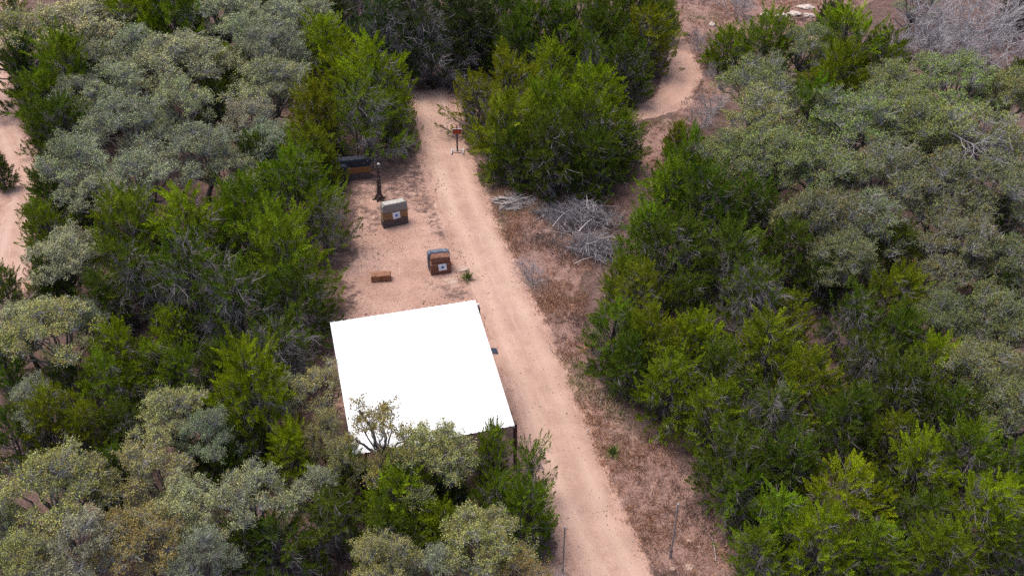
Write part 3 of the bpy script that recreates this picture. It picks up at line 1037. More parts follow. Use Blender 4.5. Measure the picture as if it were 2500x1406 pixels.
def dirt_color(nt, pos):
    n1 = noise(nt, .55, 5, .65, pos)
    n2 = noise(nt, 3.2, 5, .65, pos)
    n3 = noise(nt, 11, 4, .7, pos)
    c = mixc(nt, ramp(nt, n1, .35, .65), (.375, .23, .178), (.49, .315, .248))
    c = mixc(nt, mth(nt, 'MULTIPLY', ramp(nt, n2, .48, .72), .55), c, (.30, .185, .155))
    c = mixc(nt, mth(nt, 'MULTIPLY', ramp(nt, n3, .56, .74), .40), c, (.58, .42, .34))
    c = mixc(nt, mth(nt, 'MULTIPLY', ramp(nt, n3, .44, .28), .45), c, (.23, .145, .12))
    return c, n3


def ground_material():
    m, nt, b = new_mat('ground_soil', .95, .05)
    pos = geo_pos(nt)
    dc, n3 = dirt_color(nt, pos)
    l1 = noise(nt, 1.4, 5, .7, pos)
    l2 = noise(nt, 8, 4, .75, pos)
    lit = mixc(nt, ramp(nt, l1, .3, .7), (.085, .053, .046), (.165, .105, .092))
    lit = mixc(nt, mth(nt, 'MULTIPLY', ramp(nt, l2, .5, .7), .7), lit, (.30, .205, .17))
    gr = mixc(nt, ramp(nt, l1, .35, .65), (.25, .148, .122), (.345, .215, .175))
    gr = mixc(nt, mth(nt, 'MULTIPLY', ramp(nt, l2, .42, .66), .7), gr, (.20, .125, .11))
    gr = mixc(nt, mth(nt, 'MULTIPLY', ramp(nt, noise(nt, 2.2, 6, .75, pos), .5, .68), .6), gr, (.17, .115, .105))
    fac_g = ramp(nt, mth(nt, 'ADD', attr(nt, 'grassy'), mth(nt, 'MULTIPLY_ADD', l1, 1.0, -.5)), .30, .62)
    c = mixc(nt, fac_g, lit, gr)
    q = noise(nt, 2.6, 6, .75, pos)
    fac_d = ramp(nt, mth(nt, 'ADD', attr(nt, 'dirt'), mth(nt, 'MULTIPLY_ADD', q, 1.3, -.65)), .28, .60)
    c = mixc(nt, fac_d, c, dc)
    nt.links.new(c, b.inputs['Base Color'])
    bp = N(nt, 'ShaderNodeBump')
    bp.inputs['Strength'].default_value = .7
    bp.inputs['Distance'].default_value = .05
    nt.links.new(mth(nt, 'ADD', n3, l2), bp.inputs['Height'])
    nt.links.new(bp.outputs[0], b.inputs['Normal'])
    return m


M_GROUND = ground_material()
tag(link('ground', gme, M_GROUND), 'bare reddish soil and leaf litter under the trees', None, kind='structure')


def road_material(name, pale):
    m, nt, b = new_mat(name, .95, .05)
    pos = geo_pos(nt)
    c, n3 = dirt_color(nt, pos)
    c = mixc(nt, .25, c, (.46, .31, .25))
    big = noise(nt, .9, 6, .7, pos)
    c = mixc(nt, mth(nt, 'MULTIPLY', ramp(nt, big, .50, .70), .65), c, (.36, .225, .175))
    e = attr(nt, 'edge')           # 1 at the wheel tracks, where the dirt is packed and clean
    cx = N(nt, 'ShaderNodeCombineXYZ')
    nt.links.new(mth(nt, 'MULTIPLY', attr(nt, 'across'), 7.0), cx.inputs[0])
    nt.links.new(mth(nt, 'MULTIPLY', attr(nt, 'along'), .30), cx.inputs[1])
    streak = noise(nt, 1.0, 5, .65, cx.outputs[0])
    c = mixc(nt, mth(nt, 'MULTIPLY', ramp(nt, streak, .46, .30), .55), c, (.38, .235, .18))
    c = mixc(nt, mth(nt, 'MULTIPLY', ramp(nt, streak, .52, .70), .5), c, pale)
    c = mixc(nt, mth(nt, 'MULTIPLY', e, .65), c, pale)
    g = noise(nt, 26, 2, .5, pos)
    g2 = noise(nt, 1.1, 3, .6, pos)
    c = mixc(nt, mth(nt, 'MULTIPLY', mth(nt, 'MULTIPLY', ramp(nt, g, .60, .72), ramp(nt, g2, .45, .65)), .5), c, (.68, .58, .52))
    c = mixc(nt, mth(nt, 'MULTIPLY', ramp(nt, g, .40, .30), .22), c, (.28, .18, .14))
    nt.links.new(c, b.inputs['Base Color'])
    bp = N(nt, 'ShaderNodeBump')
    bp.inputs['Strength'].default_value = .3
    bp.inputs['Distance'].default_value = .03
    nt.links.new(mth(nt, 'ADD', n3, g), bp.inputs['Height'])
    nt.links.new(bp.outputs[0], b.inputs['Normal'])
    return m


def build_road(key, name, label, mat, rut):
    Q, Wd = RL[key]
    t = unit(np.gradient(Q, axis=0))
    nrm = np.stack([-t[:, 1], t[:, 0]], 1)
    u = np.linspace(-1.25, 1.25, 27)
    P = Q[:, None] + nrm[:, None] * (u[None, :, None] * Wd[:, None, None] * .5)
    x, y = P[..., 0], P[..., 1]
    au = np.abs(u)[None, :] + .24 * field_noise(x, y, 9, 1.6) + .16 * field_noise(x, y, 10, 5)
    prof = .026 - .079 * smooth(au, .72, 1.25) - rut * np.exp(-((np.abs(u)[None] - .52) / .16) ** 2)
    z = gz(x, y) + prof + .006 * field_noise(x, y, 11, 6)
    e = np.exp(-((np.abs(u)[None] - .5) / .24) ** 2) * (.75 + .4 * field_noise(x, y, 12, .9))
    n, k = x.shape
    ii = np.arange(n * k).reshape(n, k)
    F = np.stack([ii[:-1, :-1], ii[:-1, 1:], ii[1:, 1:], ii[1:, :-1]], -1).reshape(-1, 4)
    F = F[:, ::-1]
    me = mesh_np(name, np.stack([x, y, z], -1).reshape(-1, 3), F, {'edge': np.clip(e, 0, 1).ravel(), 'across': np.broadcast_to(u[None], (n, k)).ravel(), 'along': np.broadcast_to(np.arange(n)[:, None] * .22, (n, k)).ravel()}, True)
    tag(link(name, me, mat), label, None, kind='structure')


M_ROAD = road_material('packed_dirt', (.56, .39, .305))
M_TRAIL = road_material('reddish_packed_dirt', (.47, .29, .22))
M_PATH = road_material('pale_packed_dirt', (.55, .39, .325))
build_road('main', 'dirt_road', 'pale dirt road with wheel tracks running past the white roof', M_ROAD, .022)
build_road('trail', 'dirt_trail', 'reddish dirt trail curving round the trees at upper right', M_TRAIL, .012)
build_road('left', 'dirt_path', 'pale dirt path along the left edge', M_PATH, .008)

# ------------------------------------------------------------------ grass, litter and gravel that nobody could count
rs = np.random.default_rng(42)


def sample_poly(P, n):
    lo, hi = P.min(0), P.max(0)
    q = rs.uniform(lo, hi, (n, 2))
    return q[inside(q[:, 0], q[:, 1], P)]


def near_road(q, pad):
    return np.minimum.reduce([seg_dist(q[:, 0], q[:, 1], Q[::3]) - .5 * Wd.mean() for Q, Wd in RL.values()]) < pad


def plain_v_mat(name, stops, rough=.9):
    m, nt, b = new_mat(name, rough, .1)
    cr = N(nt, 'ShaderNodeValToRGB')
    el_ = cr.color_ramp.elements
    el_[0].position, el_[0].color = stops[0][0], (*stops[0][1], 1)
    el_[1].position, el_[1].color = stops[-1][0], (*stops[-1][1], 1)
    for p_, c_ in stops[1:-1]:
        e_ = el_.new(p_)
        e_.color = (*c_, 1)
    nt.links.new(attr(nt, 'v'), cr.inputs[0])
    nt.links.new(cr.outputs[0], b.inputs['Base Color'])
    return m


g = Geo()
tufts = np.vstack([sample_poly(GRASS[0], 14000)[:7000], sample_poly(GRASS[1], 16000)[:6500], sample_poly(GRASS[2], 900)[:420]])
tufts = tufts[~near_road(tufts, .12)]
dens = field_noise(tufts[:, 0], tufts[:, 1], 21, 1.3)
tufts = tufts[dens + rs.normal(0, .4, len(tufts)) > -.25]
for q in tufts:
    n = int(rs.integers(14, 30))
    hue = np.clip(.5 + .5 * float(field_noise(q[0], q[1], 22, .8)) + rs.normal(0, .12), 0, 1)
    s = rs.uniform(.4, 1.1) * (1.4 if rs.random() < .12 else 1)
    A = np.c_[q + rs.normal(0, .13 * s, (n, 2)), np.zeros(n)]
    A[:, 2] = gz(A[:, 0], A[:, 1]) - .02
    d = unit(np.c_[rs.normal(0, .55, (n, 2)), np.full(n, 1.0)])
    g.blades(A, d, unit(rs.normal(0, 1, (n, 3))), rs.uniform(.08, .30, n) * s, rs.uniform(.014, .030, n), np.clip(hue + rs.normal(0, .1, n), 0, 1))
M_GRASS = plain_v_mat('dry_grass', [(0, (.22, .16, .145)), (.3, (.34, .22, .175)), (.55, (.48, .25, .13)), (.8, (.44, .32, .26)), (1, (.30, .28, .13))])
tag(link('dry_grass', g.mesh('dry_grass'), M_GRASS), 'reddish dry grass in tufts beside the dirt road and trail', 'grass', kind='stuff')

g = Geo()
ALL = poly_px([(-60, -40), (2560, -40), (2560, 1450), (-60, 1450)])
q = sample_poly(ALL, 60000)
keep = ~inside(q[:, 0], q[:, 1], RANGE) & ~near_road(q, .05)
edge = np.abs(sdf(q[:, 0], q[:, 1], RANGE)) < 1.5
q = q[(keep) | (edge & (rs.random(len(q)) < .25) & ~near_road(q, .0))]
q2 = sample_poly(RANGE, 5000)
q2 = q2[field_noise(q2[:, 0], q2[:, 1], 31, .9) > .15]
q = np.vstack([q, q2[:1800]])
n = len(q)
C = np.c_[q, gz(q[:, 0], q[:, 1]) + rs.uniform(.004, .03, n)]
a = rs.uniform(0, 6.28, n)
D = unit(np.c_[np.cos(a), np.sin(a), rs.normal(0, .12, n)])
g.blades(C, D, unit(np.c_[rs.normal(0, .25, (n, 2)), np.ones(n)]), rs.uniform(.06, .2, n), rs.uniform(.02, .06, n), rs.random(n))
M_LIT = plain_v_mat('leaf_litter', [(0, (.10, .065, .05)), (.5, (.21, .13, .10)), (1, (.34, .25, .20))])
tag(link('leaf_litter', g.mesh('leaf_litter'), M_LIT), 'brown fallen leaves and needles on the soil under trees', 'leaf litter', kind='stuff')

g = Geo()
mq, mw_ = RL['main']
k = rs.integers(0, len(mq), 1500)
off = rs.normal(0, .55, 1500) * mw_[k]
tt = unit(np.gradient(mq, axis=0))[k]
q = mq[k] + np.stack([-tt[:, 1], tt[:, 0]], 1) * off[:, None]
q = np.vstack([q, sample_poly(GRASS[0], 900)[:260], sample_poly(RANGE, 1200)[:300], sample_poly(GRASS[1], 800)[:250]])
for p in q:
    s = rs.uniform(.012, .034) * (1.9 if rs.random() < .05 else 1)
    th = np.arange(5) * 1.2566 + rs.uniform(0, 1)
    z = float(gz(p[0], p[1]))
    ring = np.c_[p[0] + np.cos(th) * s * rs.uniform(.7, 1.3, 5), p[1] + np.sin(th) * s * rs.uniform(.7, 1.3, 5), np.full(5, z - .01)]
    top = np.c_[p[0] + np.cos(th) * s * .5, p[1] + np.sin(th) * s * .5, np.full(5, z + .022 + s * rs.uniform(.4, .9))]
    V = np.vstack([ring, top])
    F = [[i, (i + 1) % 5, 5 + (i + 1) % 5, 5 + i] for i in range(5)] + [[5, 6, 7, 8], [5, 8, 9, 9]]
    F[-1] = [8, 9, 5, 5]
    F = F[:-1] + [[5, 7, 8, 9]]
    g.add(V, F, rs.random())
M_STONE = plain_v_mat('limestone', [(0, (.36, .27, .22)), (.6, (.52, .44, .38)), (1, (.70, .64, .58))])
tag(link('gravel', g.mesh('gravel'), M_STONE), 'scattered pale pebbles on the dirt road', 'gravel', kind='stuff')

# ------------------------------------------------------------------ pale rocks
def rock(px, py, wpx, label, flat=.5, group='pale rocks'):
    p = at(px, py)
    W = wpx / depth_scale(p)
    bm = bmesh.new()
    bmesh.ops.create_icosphere(bm, subdivisions=3, radius=.5)
    from mathutils import noise as mn
    sd_ = Vector((px * .13, py * .07, 1.7))
    for v in bm.verts:
        k = 1 + .45 * mn.noise(v.co * 2.2 + sd_) + .2 * mn.noise(v.co * 5 + sd_)
        v.co = Vector((v.co.x * W * k, v.co.y * W * .8 * k, v.co.z * W * flat * k))
    bmesh.ops.recalc_face_normals(bm, faces=bm.faces)
    me = bm_mesh(bm, 'rock')
    o = link('rock', me, M_ROCK, loc=(p[0], p[1], float(gz(p[0], p[1])) + W * flat * .12))
    return tag(o, label, 'rock', group)


m, nt, b = new_mat('rock_face', .9, .1)
n1 = noise(nt, 5, 6, .7)
nt.links.new(mixc(nt, ramp(nt, n1, .35, .65), (.36, .29, .25), (.66, .57, .50)), b.inputs['Base Color'])
M_ROCK = m
m, nt, b = new_mat('rock_slab', .9, .1)
n1 = noise(nt, 6, 5, .7)
nt.links.new(mixc(nt, ramp(nt, n1, .3, .7), (.36, .25, .20), (.50, .37, .30)), b.inputs['Base Color'])
M_SLAB = m
for args in [(1868, 40, 26, 'pale rock at the left end of the rocks on the upper right slope', .7), (1908, 40, 30, 'pale ledge rock second in the row on the upper right slope', .5),
             (1940, 36, 34, 'wide pale ledge rock in the middle of the upper right row', .45), (1975, 40, 28, 'pale rock at the right end of the upper right row', .5),
             (1968, 18, 40, 'flat pale rock shelf highest on the upper right slope', .3), (1738, 62, 18, 'small grey rock alone in the upper right grass', .7),
             (1685, 1381, 22, 'flat tan rock slab lying in the grass at the bottom right', .25), (1642, 1384, 14, 'low pale rock left of the tan slab', .4),
             (1708, 1333, 10, 'small white stone above the tan slab', .8), (1682, 1318, 14, 'white stone cluster piece between post and tan slab', .6),
             (1100, 688, 30, 'low tan rock by the front target near the yucca', .18), (1128, 660, 30, 'low pale rock between the front target and the yucca', .2)]:
    rock(*args)
    if 'yucca' in args[3] or args[1] > 1200:
        col.objects[-1].data.materials[0] = M_SLAB

# ------------------------------------------------------------------ wood: logs, brush heaps, sticks
def log_obj(name, P, r0, r1, mat, label, cat, group=None, n=6, v=.6):
    P = np.asarray(P, float)
    c = P[0].copy()
    gg = Geo()
    gg.tube(P - c, np.linspace(r0, r1, len(P)), n, v)
    o = link(name, gg.mesh(name, True), mat, loc=tuple(c))
    return tag(o, label, cat, group)


rl = np.random.default_rng(9)
lc = at(1248, 500)
for k in range(19):
    a = rl.normal(.02, .28) + (.5 if k % 7 == 0 else 0)
    L = rl.uniform(1.0, 1.9)
    c = np.array([lc[0] + rl.normal(0, .22), lc[1] + rl.uniform(-.62, .62), 0])
    lvl = .06 + .42 * max(0, 1 - abs(c[1] - lc[1]) / .6) * rl.random()
    d = np.array([math.cos(a), math.sin(a), rl.normal(0, .06)])
    s = np.linspace(-.5, .5, 6)[:, None]
    P = c + d * s * L + rl.normal(0, .018, (6, 3))
    P[:, 2] += lvl + gz(P[:, 0], P[:, 1])
    log_obj('cut_log', P, rl.uniform(.038, .062), rl.uniform(.025, .042), M_PALE, 'pale cut log lying in the stacked heap beside the dirt road', 'log', 'cut logs heaped beside the road', 6, rl.uniform(.2, 1))


def brush(px, py, wx, wy, hgt, n, label, seed, name='brush_pile'):
    rg = np.random.default_rng(seed)
    c = at(px, py)
    gg = Geo()
    for k in range(n):
        q = rg.normal(0, .42, 2)
        q = q / max(1, np.linalg.norm(q))
        base = np.array([c[0] + q[0] * wx, c[1] + q[1] * wy, 0])
        z = hgt * max(.05, 1 - (q ** 2).sum()) * rg.uniform(.1, 1)
        a = rg.normal(2.6, .65) if rg.random() < .75 else rg.uniform(0, 6.28)
        d = unit(np.array([math.cos(a), math.sin(a), rg.normal(.05, .18)]))
        L = rg.uniform(.7, 2.0)
        bend = rg.normal(0, .22, 3) * [1, 1, .6]
        s = np.linspace(-.5, .5, 5)[:, None]
        P = base + [0, 0, z + .04] + d * s * L + bend * (4 * s * s - .3)
        P[:, 2] = np.maximum(P[:, 2], .01) + gz(P[:, 0], P[:, 1])
        r = rg.uniform(.009, .022) * (1.6 if rg.random() < .12 else 1)
        v = rg.uniform(0, 1)
        gg.prisms(P[:-1], P[1:], np.linspace(r, r * .6, 4), np.linspace(r * .9, r * .35, 4), v)
        for _ in range(int(rg.integers(2, 6))):
            u = rg.uniform(.3, .95) * 4
            i0 = int(u)
            A = P[i0] + (P[min(4, i0 + 1)] - P[i0]) * (u - i0)
            d2 = unit(d + rg.normal(0, .5, 3))
            B = A + d2 * rg.uniform(.2, .6)
            B[2] = max(B[2], float(gz(B[0], B[1])) + .01)
            gg.prisms([A], [B], r * .5, r * .2, v)
    V = [v_ - c for v_ in gg.V]
    gg.V = V
    o = link(name, gg.mesh(name), M_BARE, loc=tuple(c))
    tag(o, label, 'brush pile', 'brush piles beside the dirt road')


brush(1425, 548, 2.1, 1.8, 1.1, 330, 'large upper heap of grey cut branches between road and cedars', 3)
brush(1452, 622, 1.4, 1.1, .8, 200, 'smaller lower heap of grey branches with trimmed ends', 4)
brush(1345, 530, .9, .5, .35, 70, 'thin spill of twigs left of the large brush heap', 5)


def stick(pts, r, label, z=.05, r1=None, mat=None, cat='branch', arch=0.0):
    P = np.array([at(x, y, z) for x, y in pts])
    d = np.linspace(0, 1, len(P))
    P[:, 2] += gz(P[:, 0], P[:, 1]) + arch * np.sin(d * math.pi)
    s = np.linspace(0, 1, 9)
    P = np.stack([np.interp(s, d, P[:, i]) for i in range(3)], 1)
    P[1:-1] = (P[:-2] + 2 * P[1:-1] + P[2:]) / 4
    log_obj('fallen_branch', P, r, r1 or r * .5, mat or M_PALE, label, cat, 'loose branches', 5, .85)


stick([(1412, 570), (1428, 552), (1444, 538)], .042, 'straight white limb lying on top of the large brush heap', .8, .03)
stick([(1349, 556), (1368, 536), (1395, 518), (1430, 509), (1470, 509)], .026, 'long arched pale branch across the large brush heap', .6, .012, arch=.2, mat=M_BARE)
stick([(1402, 647), (1425, 636), (1460, 628)], .035, 'pale trimmed branch at the front of the lower brush heap', .25, .02)
stick([(1278, 584), (1310, 582)], .018, 'thin stick lying in the grass below the cut logs', .03)
stick([(1464, 994), (1468, 965), (1470, 945)], .022, 'slim pale stick in the grass under the roadside cedars', .06)
stick([(1748, 1365), (1745, 1335), (1738, 1305)], .022, 'slender grey stick in the grass at the bottom right', .06)
stick([(1340, 850), (1352, 868), (1372, 880)], .014, 'grey twig lying at the road edge right of the roof', .03)
gg = Geo()
_a, _b = at(2300, 318, 4.0), at(2420, 398, 4.0)
grow(gg, np.random.default_rng(12), np.zeros(3), unit(_b - _a), 3.0, .05, 4, .6, -.01, 6, 4)
tag(link('dead_limb', gg.mesh('dead_limb', True), M_BARE, loc=tuple(_a)), 'long pale dead limb lying through the oak crowns at right', 'branch', 'loose branches')

# ------------------------------------------------------------------ yuccas
def yucca_mesh(seed):
    rg = np.random.default_rng(seed)
    g_ = Geo()
    n = 110
    a = rg.uniform(0, 6.28, n)
    el_ = rg.uniform(.1, 1.5, n)
    d = np.stack([np.cos(a) * np.cos(el_), np.sin(a) * np.cos(el_), np.sin(el_)], 1)
    A = np.c_[rg.normal(0, .035, (n, 2)), rg.uniform(0, .12, n)]
    g_.blades(A, d, unit(np.cross(d, rg.normal(0, 1, (n, 3)))), rg.uniform(.3, .55, n), rg.uniform(.022, .034, n), np.clip(.15 + .7 * (el_ / 1.5) + rg.normal(0, .15, n), 0, 1))
    return g_.mesh('yucca_leaves_%d' % seed)


M_YUC = plain_v_mat('yucca_leaf', [(0, (.34, .30, .14)), (.3, (.17, .22, .05)), (1, (.07, .15, .03))], .6)
for i, (px, py, s, lab) in enumerate([(1142, 686, 1.12, 'spiky green yucca beside the front target and the road'), (1441, 913, 1.15, 'greyish yucca at the grass edge under the right hand cedars'),
                                      (1496, 1110, 1.0, 'low green yucca in the dry grass right of the road')]):
    p = at(px, py)
    o = link('yucca', yucca_mesh(i), M_YUC, loc=(p[0], p[1], float(gz(p[0], p[1])) - .02))
    o.scale = (s, s, s)
    tag(o, lab, 'yucca', 'yuccas by the road')

# ------------------------------------------------------------------ archery butts
def fibre_mat(name, c1, c2, sc=(3, 3, 22)):
    m, nt, b = new_mat(name, .95, .05)
    tc = N(nt, 'ShaderNodeTexCoord')
    mp = N(nt, 'ShaderNodeMapping')
    mp.inputs['Scale'].default_value = sc
    nt.links.new(tc.outputs['Object'], mp.inputs[0])
    n1 = noise(nt, 2.0, 5, .7, mp.outputs[0])
    n2 = noise(nt, 7, 4, .7)
    c = mixc(nt, ramp(nt, n1, .35, .65), c1, c2)
    c = mixc(nt, mth(nt, 'MULTIPLY', ramp(nt, n2, .55, .75), .35), c, tuple(x * .55 for x in c1))
    nt.links.new(c, b.inputs['Base Color'])
    bp = N(nt, 'ShaderNodeBump')
    bp.inputs['Strength'].default_value = .6
    bp.inputs['Distance'].default_value = .03
    nt.links.new(n1, bp.inputs['Height'])
    nt.links.new(bp.outputs[0], b.inputs['Normal'])
    return m


F_GREY = fibre_mat('grey_bale', (.20, .19, .18), (.32, .305, .285))
F_TAN = fibre_mat('tan_bale', (.21, .125, .065), (.34, .215, .115))
F_DARK = fibre_mat('dark_bale', (.085, .065, .065), (.15, .12, .115))
F_BROWN = fibre_mat('brown_bale', (.14, .07, .05), (.26, .14, .095))
F_RED = fibre_mat('reddish_brown_bale', (.16, .075, .05), (.27, .145, .10))
F_ORANGE = fibre_mat('orange_bale', (.21, .095, .045), (.33, .165, .07), (22, 22, 2))
F_BLACK = fibre_mat('black_cover', (.025, .027, .035), (.06, .065, .08))
F_BLUE = fibre_mat('slate_cover', (.08, .095, .13), (.20, .22, .27))
F_STRAW = fibre_mat('straw', (.20, .095, .055), (.36, .20, .13), (3, 20, 6))
F_TOP = fibre_mat('weathered_top', (.34, .32, .28), (.54, .51, .46), (14, 3, 3))
m_paper, nt, b = new_mat('target_paper', .8, .2)
nt.links.new(mixc(nt, ramp(nt, noise(nt, 9, 2), .3, .7), (.70, .76, .84), (.80, .84, .88)), b.inputs['Base Color'])
m_blue, nt, b = new_mat('target_blue', .7, .2)
b.inputs['Base Color'].default_value = (.004, .02, .22, 1)
m_ltblue, nt, b = new_mat('target_ring', .7, .2)
b.inputs['Base Color'].default_value = (.28, .55, .90, 1)


def paper(root, cx, cz, y, w_, h_, tilt=0.0, lean=0.0):
    bm = bmesh.new()
    bmesh.ops.create_grid(bm, x_segments=6, y_segments=6, size=.5)
    for v in bm.verts:
        v.co.x *= w_
        v.co.y *= h_
        v.co.z = .006 * math.sin(v.co.x * 9 + 1) * math.sin(v.co.y * 7)
    r = bmesh.ops.extrude_face_region(bm, geom=bm.faces[:])
    bmesh.ops.translate(bm, vec=(0, 0, .004), verts=[v for v in r['geom'] if isinstance(v, bmesh.types.BMVert)])
    f = link('target_face', bm_mesh(bm, 'target_face'), m_paper, root)
    f.matrix_local = Matrix.Translation((cx, y, cz)) @ Matrix.Rotation(R_(90) - lean, 4, 'X') @ Matrix.Rotation(tilt, 4, 'Z')
    for nm, r0, z, mt in (('ring', .085, .012, m_ltblue), ('bullseye', .05, .017, m_blue)):
        bm = bmesh.new()
        bmesh.ops.create_cone(bm, cap_ends=True, segments=24, radius1=r0, radius2=r0, depth=.004)
        o = link(nm, bm_mesh(bm, nm), mt, f)
        o.location = (0, 0, z)
    return f


def butt(name, p, yaw, label, group='archery targets on the range'):
    r = empty(name, (p[0], p[1], float(gz(p[0], p[1])) - .02), yaw)
    return tag(r, label, 'target', group)


def facing(pl, pr):
    a, c = at(*pl), at(*pr)
    return (a + c) / 2, math.atan2(c[1] - a[1], c[0] - a[0]), float(np.linalg.norm(c - a))


# the wide banded target with grey top
mid, yaw, L = facing((938, 558), (996, 546))
L = 1.36
r = butt('archery_target', mid, yaw, 'banded straw target with pale grey top and a paper face, behind the small bale')
dd = .46
for nm, z0, hh, mt, sd_, tr_, lab in (('lower_band', 0, .46, F_DARK, 1, 0, 'dark charcoal band'), ('middle_band', .452, .45, F_TAN, 2, 0, 'tan brown band'), ('upper_band', .894, .48, F_GREY, 3, .19, 'weathered grey top band')):
    o = link(nm, lumpy_block(nm, L + (.04 if z0 == 0 else 0), dd, hh, .05, sd_, .014, tr_), mt, r)
    o.location = (.02 if z0 else 0, dd / 2, z0)
    o['label'] = lab
o = link('top_cover', lumpy_block('top_cover', L - .22, dd - .08, .05, .02, 4, .01), F_TOP, r)
o.location = (.02, dd / 2, 1.345)
paper(r, .06, .68, -.022, .40, .40, R_(4))

# the brown front target with slate cover behind
mid, yaw, L = facing((1053, 674), (1101, 669))
r = butt('archery_target', mid, yaw, 'brown leaning target with slate blue cover behind and a paper face, next to the yucca')
o = link('cover', lumpy_block('cover', 1.10, .34, 1.06, .07, 5, .02, .20), F_BLUE, r)
o.location = (-.03, .62, 0)
o = link('lower_block', lumpy_block('lower_block', 1.0, .50, .62, .05, 6, .018), F_BROWN, r)
o.location = (0, .27, 0)
o = link('upper_block', lumpy_block('upper_block', .94, .44, .38, .05, 7, .02, .12), F_RED, r)
o.location = (.02, .29, .60)
bm = bmesh.new()
box_bm(bm, (0, 0, 0), (.84, .035, .03), .01)
for v in bm.verts:
    v.co.z -= .10 * (v.co.x / .5) ** 2
o = link('strap', bm_mesh(bm, 'strap'), None, r)
m, nt, b = new_mat('cream_strap', .6, .3)
b.inputs['Base Color'].default_value = (.85, .76, .62, 1)
o.data.materials.append(m)
o.location = (.06, .30, 1.015)
m, nt, b = new_mat('orange_rag', .8, .2)
b.inputs['Base Color'].default_value = (.70, .16, .08, 1)
o = link('orange_rag', lumpy_block('orange_rag', .10, .07, .26, .03, 8, .05), m, r)
o.location = (.57, .28, .30)
o.rotation_euler = (0, R_(-14), 0)
paper(r, .09, .46, -.012, .40, .36, R_(4), R_(6))

# the far pair, half hidden by the cedar
mid, yaw, L = facing((862, 446), (906, 438))
yaw = max(0.04, yaw * .6)
e = at(906, 438)
r = butt('archery_target', (e[0] - .92 * math.cos(yaw), e[1] - .92 * math.sin(yaw)), yaw, 'far target with black rounded top and orange middle band, half hidden by cedar')
for nm, z0, hh, mt, sd_, tr_ in (('lower_band', 0, .42, F_DARK, 11, 0), ('middle_band', .412, .40, F_ORANGE, 12, 0), ('upper_band', .804, .50, F_BLACK, 13, .2)):
    o = link(nm, lumpy_block(nm, 1.86 if z0 < .8 else 1.95, .5, hh, .05, sd_, .014, tr_), mt, r)
    o.location = (0, .26, z0)
    o['label'] = {'lower_band': 'dark bottom band', 'middle_band': 'orange brown band', 'upper_band': 'black rounded top'}[nm]
e = at(832, 452)
r = butt('archery_target', (e[0] - .3, e[1]), .05, 'black covered target left of the orange banded one, mostly behind cedar foliage')
o = link('cover', lumpy_block('cover', 1.5, .5, 1.15, .08, 14, .02, .2), F_BLACK, r)
o.location = (0, .26, 0)

# small bale on the range
mid, yaw, L = facing((906, 688), (953, 685))
o = link('straw_bale', lumpy_block('straw_bale', .96, .44, .37, .04, 21, .02), F_STRAW, loc=(mid[0], mid[1] + .22, float(gz(mid[0], mid[1])) - .01))
o.rotation_euler = (0, 0, yaw)
tag(o, 'single small reddish straw bale lying on the bare range', 'straw bale')

# ------------------------------------------------------------------ tall dead trunk and thin pole
p = at(926, 487)
r = empty('tree_snag', (p[0], p[1], float(gz(p[0], p[1]))))
tag(r, 'tall dead dark trunk with pale cut branch stubs behind the banded target', 'dead trunk')
gg = Geo()
z = np.array([-.1, .06, .2, .45, .9, 1.4, 1.9, 2.15])
P = np.stack([np.array([0, .0, .01, .02, .04, .07, .10, .12]) + rl.normal(0, .008, 8), rl.normal(0, .008, 8), z], 1)
gg.tube(P, [.27, .20, .155, .13, .115, .10, .085, .075], 10, .3)
for k in range(6):
    a = k * 1.05 + .3
    q = np.array([math.cos(a), math.sin(a), 0])
    gg.tube(np.array([q * .1 + [0, 0, .3], q * .2 + [0, 0, .08], q * .42 + [0, 0, -.04]]), [.06, .055, .02], 5, .2, False)
M_DEAD = bark_mat('charred_bark', (.045, .032, .03), (.13, .09, .08))
link('trunk', gg.mesh('dead_trunk', True), M_DEAD, r)
for k, (zz, a, s) in enumerate([(.22, -1.3, .06), (.62, -.5, .035), (.92, -.9, .04), (1.08, -.5, .04), (1.30, -1.5, .05), (1.55, -.7, .045), (1.80, -.4, .05), (2.0, -1.2, .04)]):
    gg = Geo()
    x0 = np.interp(zz, z, P[:, 0])
    rr = np.interp(zz, z, [.27, .20, .155, .13, .115, .10, .085, .075])
    q = np.array([math.cos(a), math.sin(a), .25])
    c = np.array([x0, 0, zz])
    gg.tube(np.array([c + q * rr * .6, c + q * (rr + .02)]), [s * .8, s * .65], 6, .9)
    link('branch_stub', gg.mesh('branch_stub'), M_PALE, r)
gg = Geo()
gg.tube(np.array([[.12, 0, 2.13], [.122, 0, 2.20]]), [.085, .08], 6, 1.0)
link('cut_top', gg.mesh('cut_top'), M_PALE, r)

p = at(876, 394)
gg = Geo()
gg.tube(np.array([[0, 0, -.1], [.02, 0, .9], [.01, .02, 1.8], [.05, 0, 2.6]]), [.045, .04, .035, .03], 6, .1)
o = link('thin_pole', gg.mesh('thin_pole', True), M_DEAD, loc=(p[0], p[1], float(gz(p[0], p[1]))))
tag(o, 'thin dark upright pole behind the black topped target', 'pole')

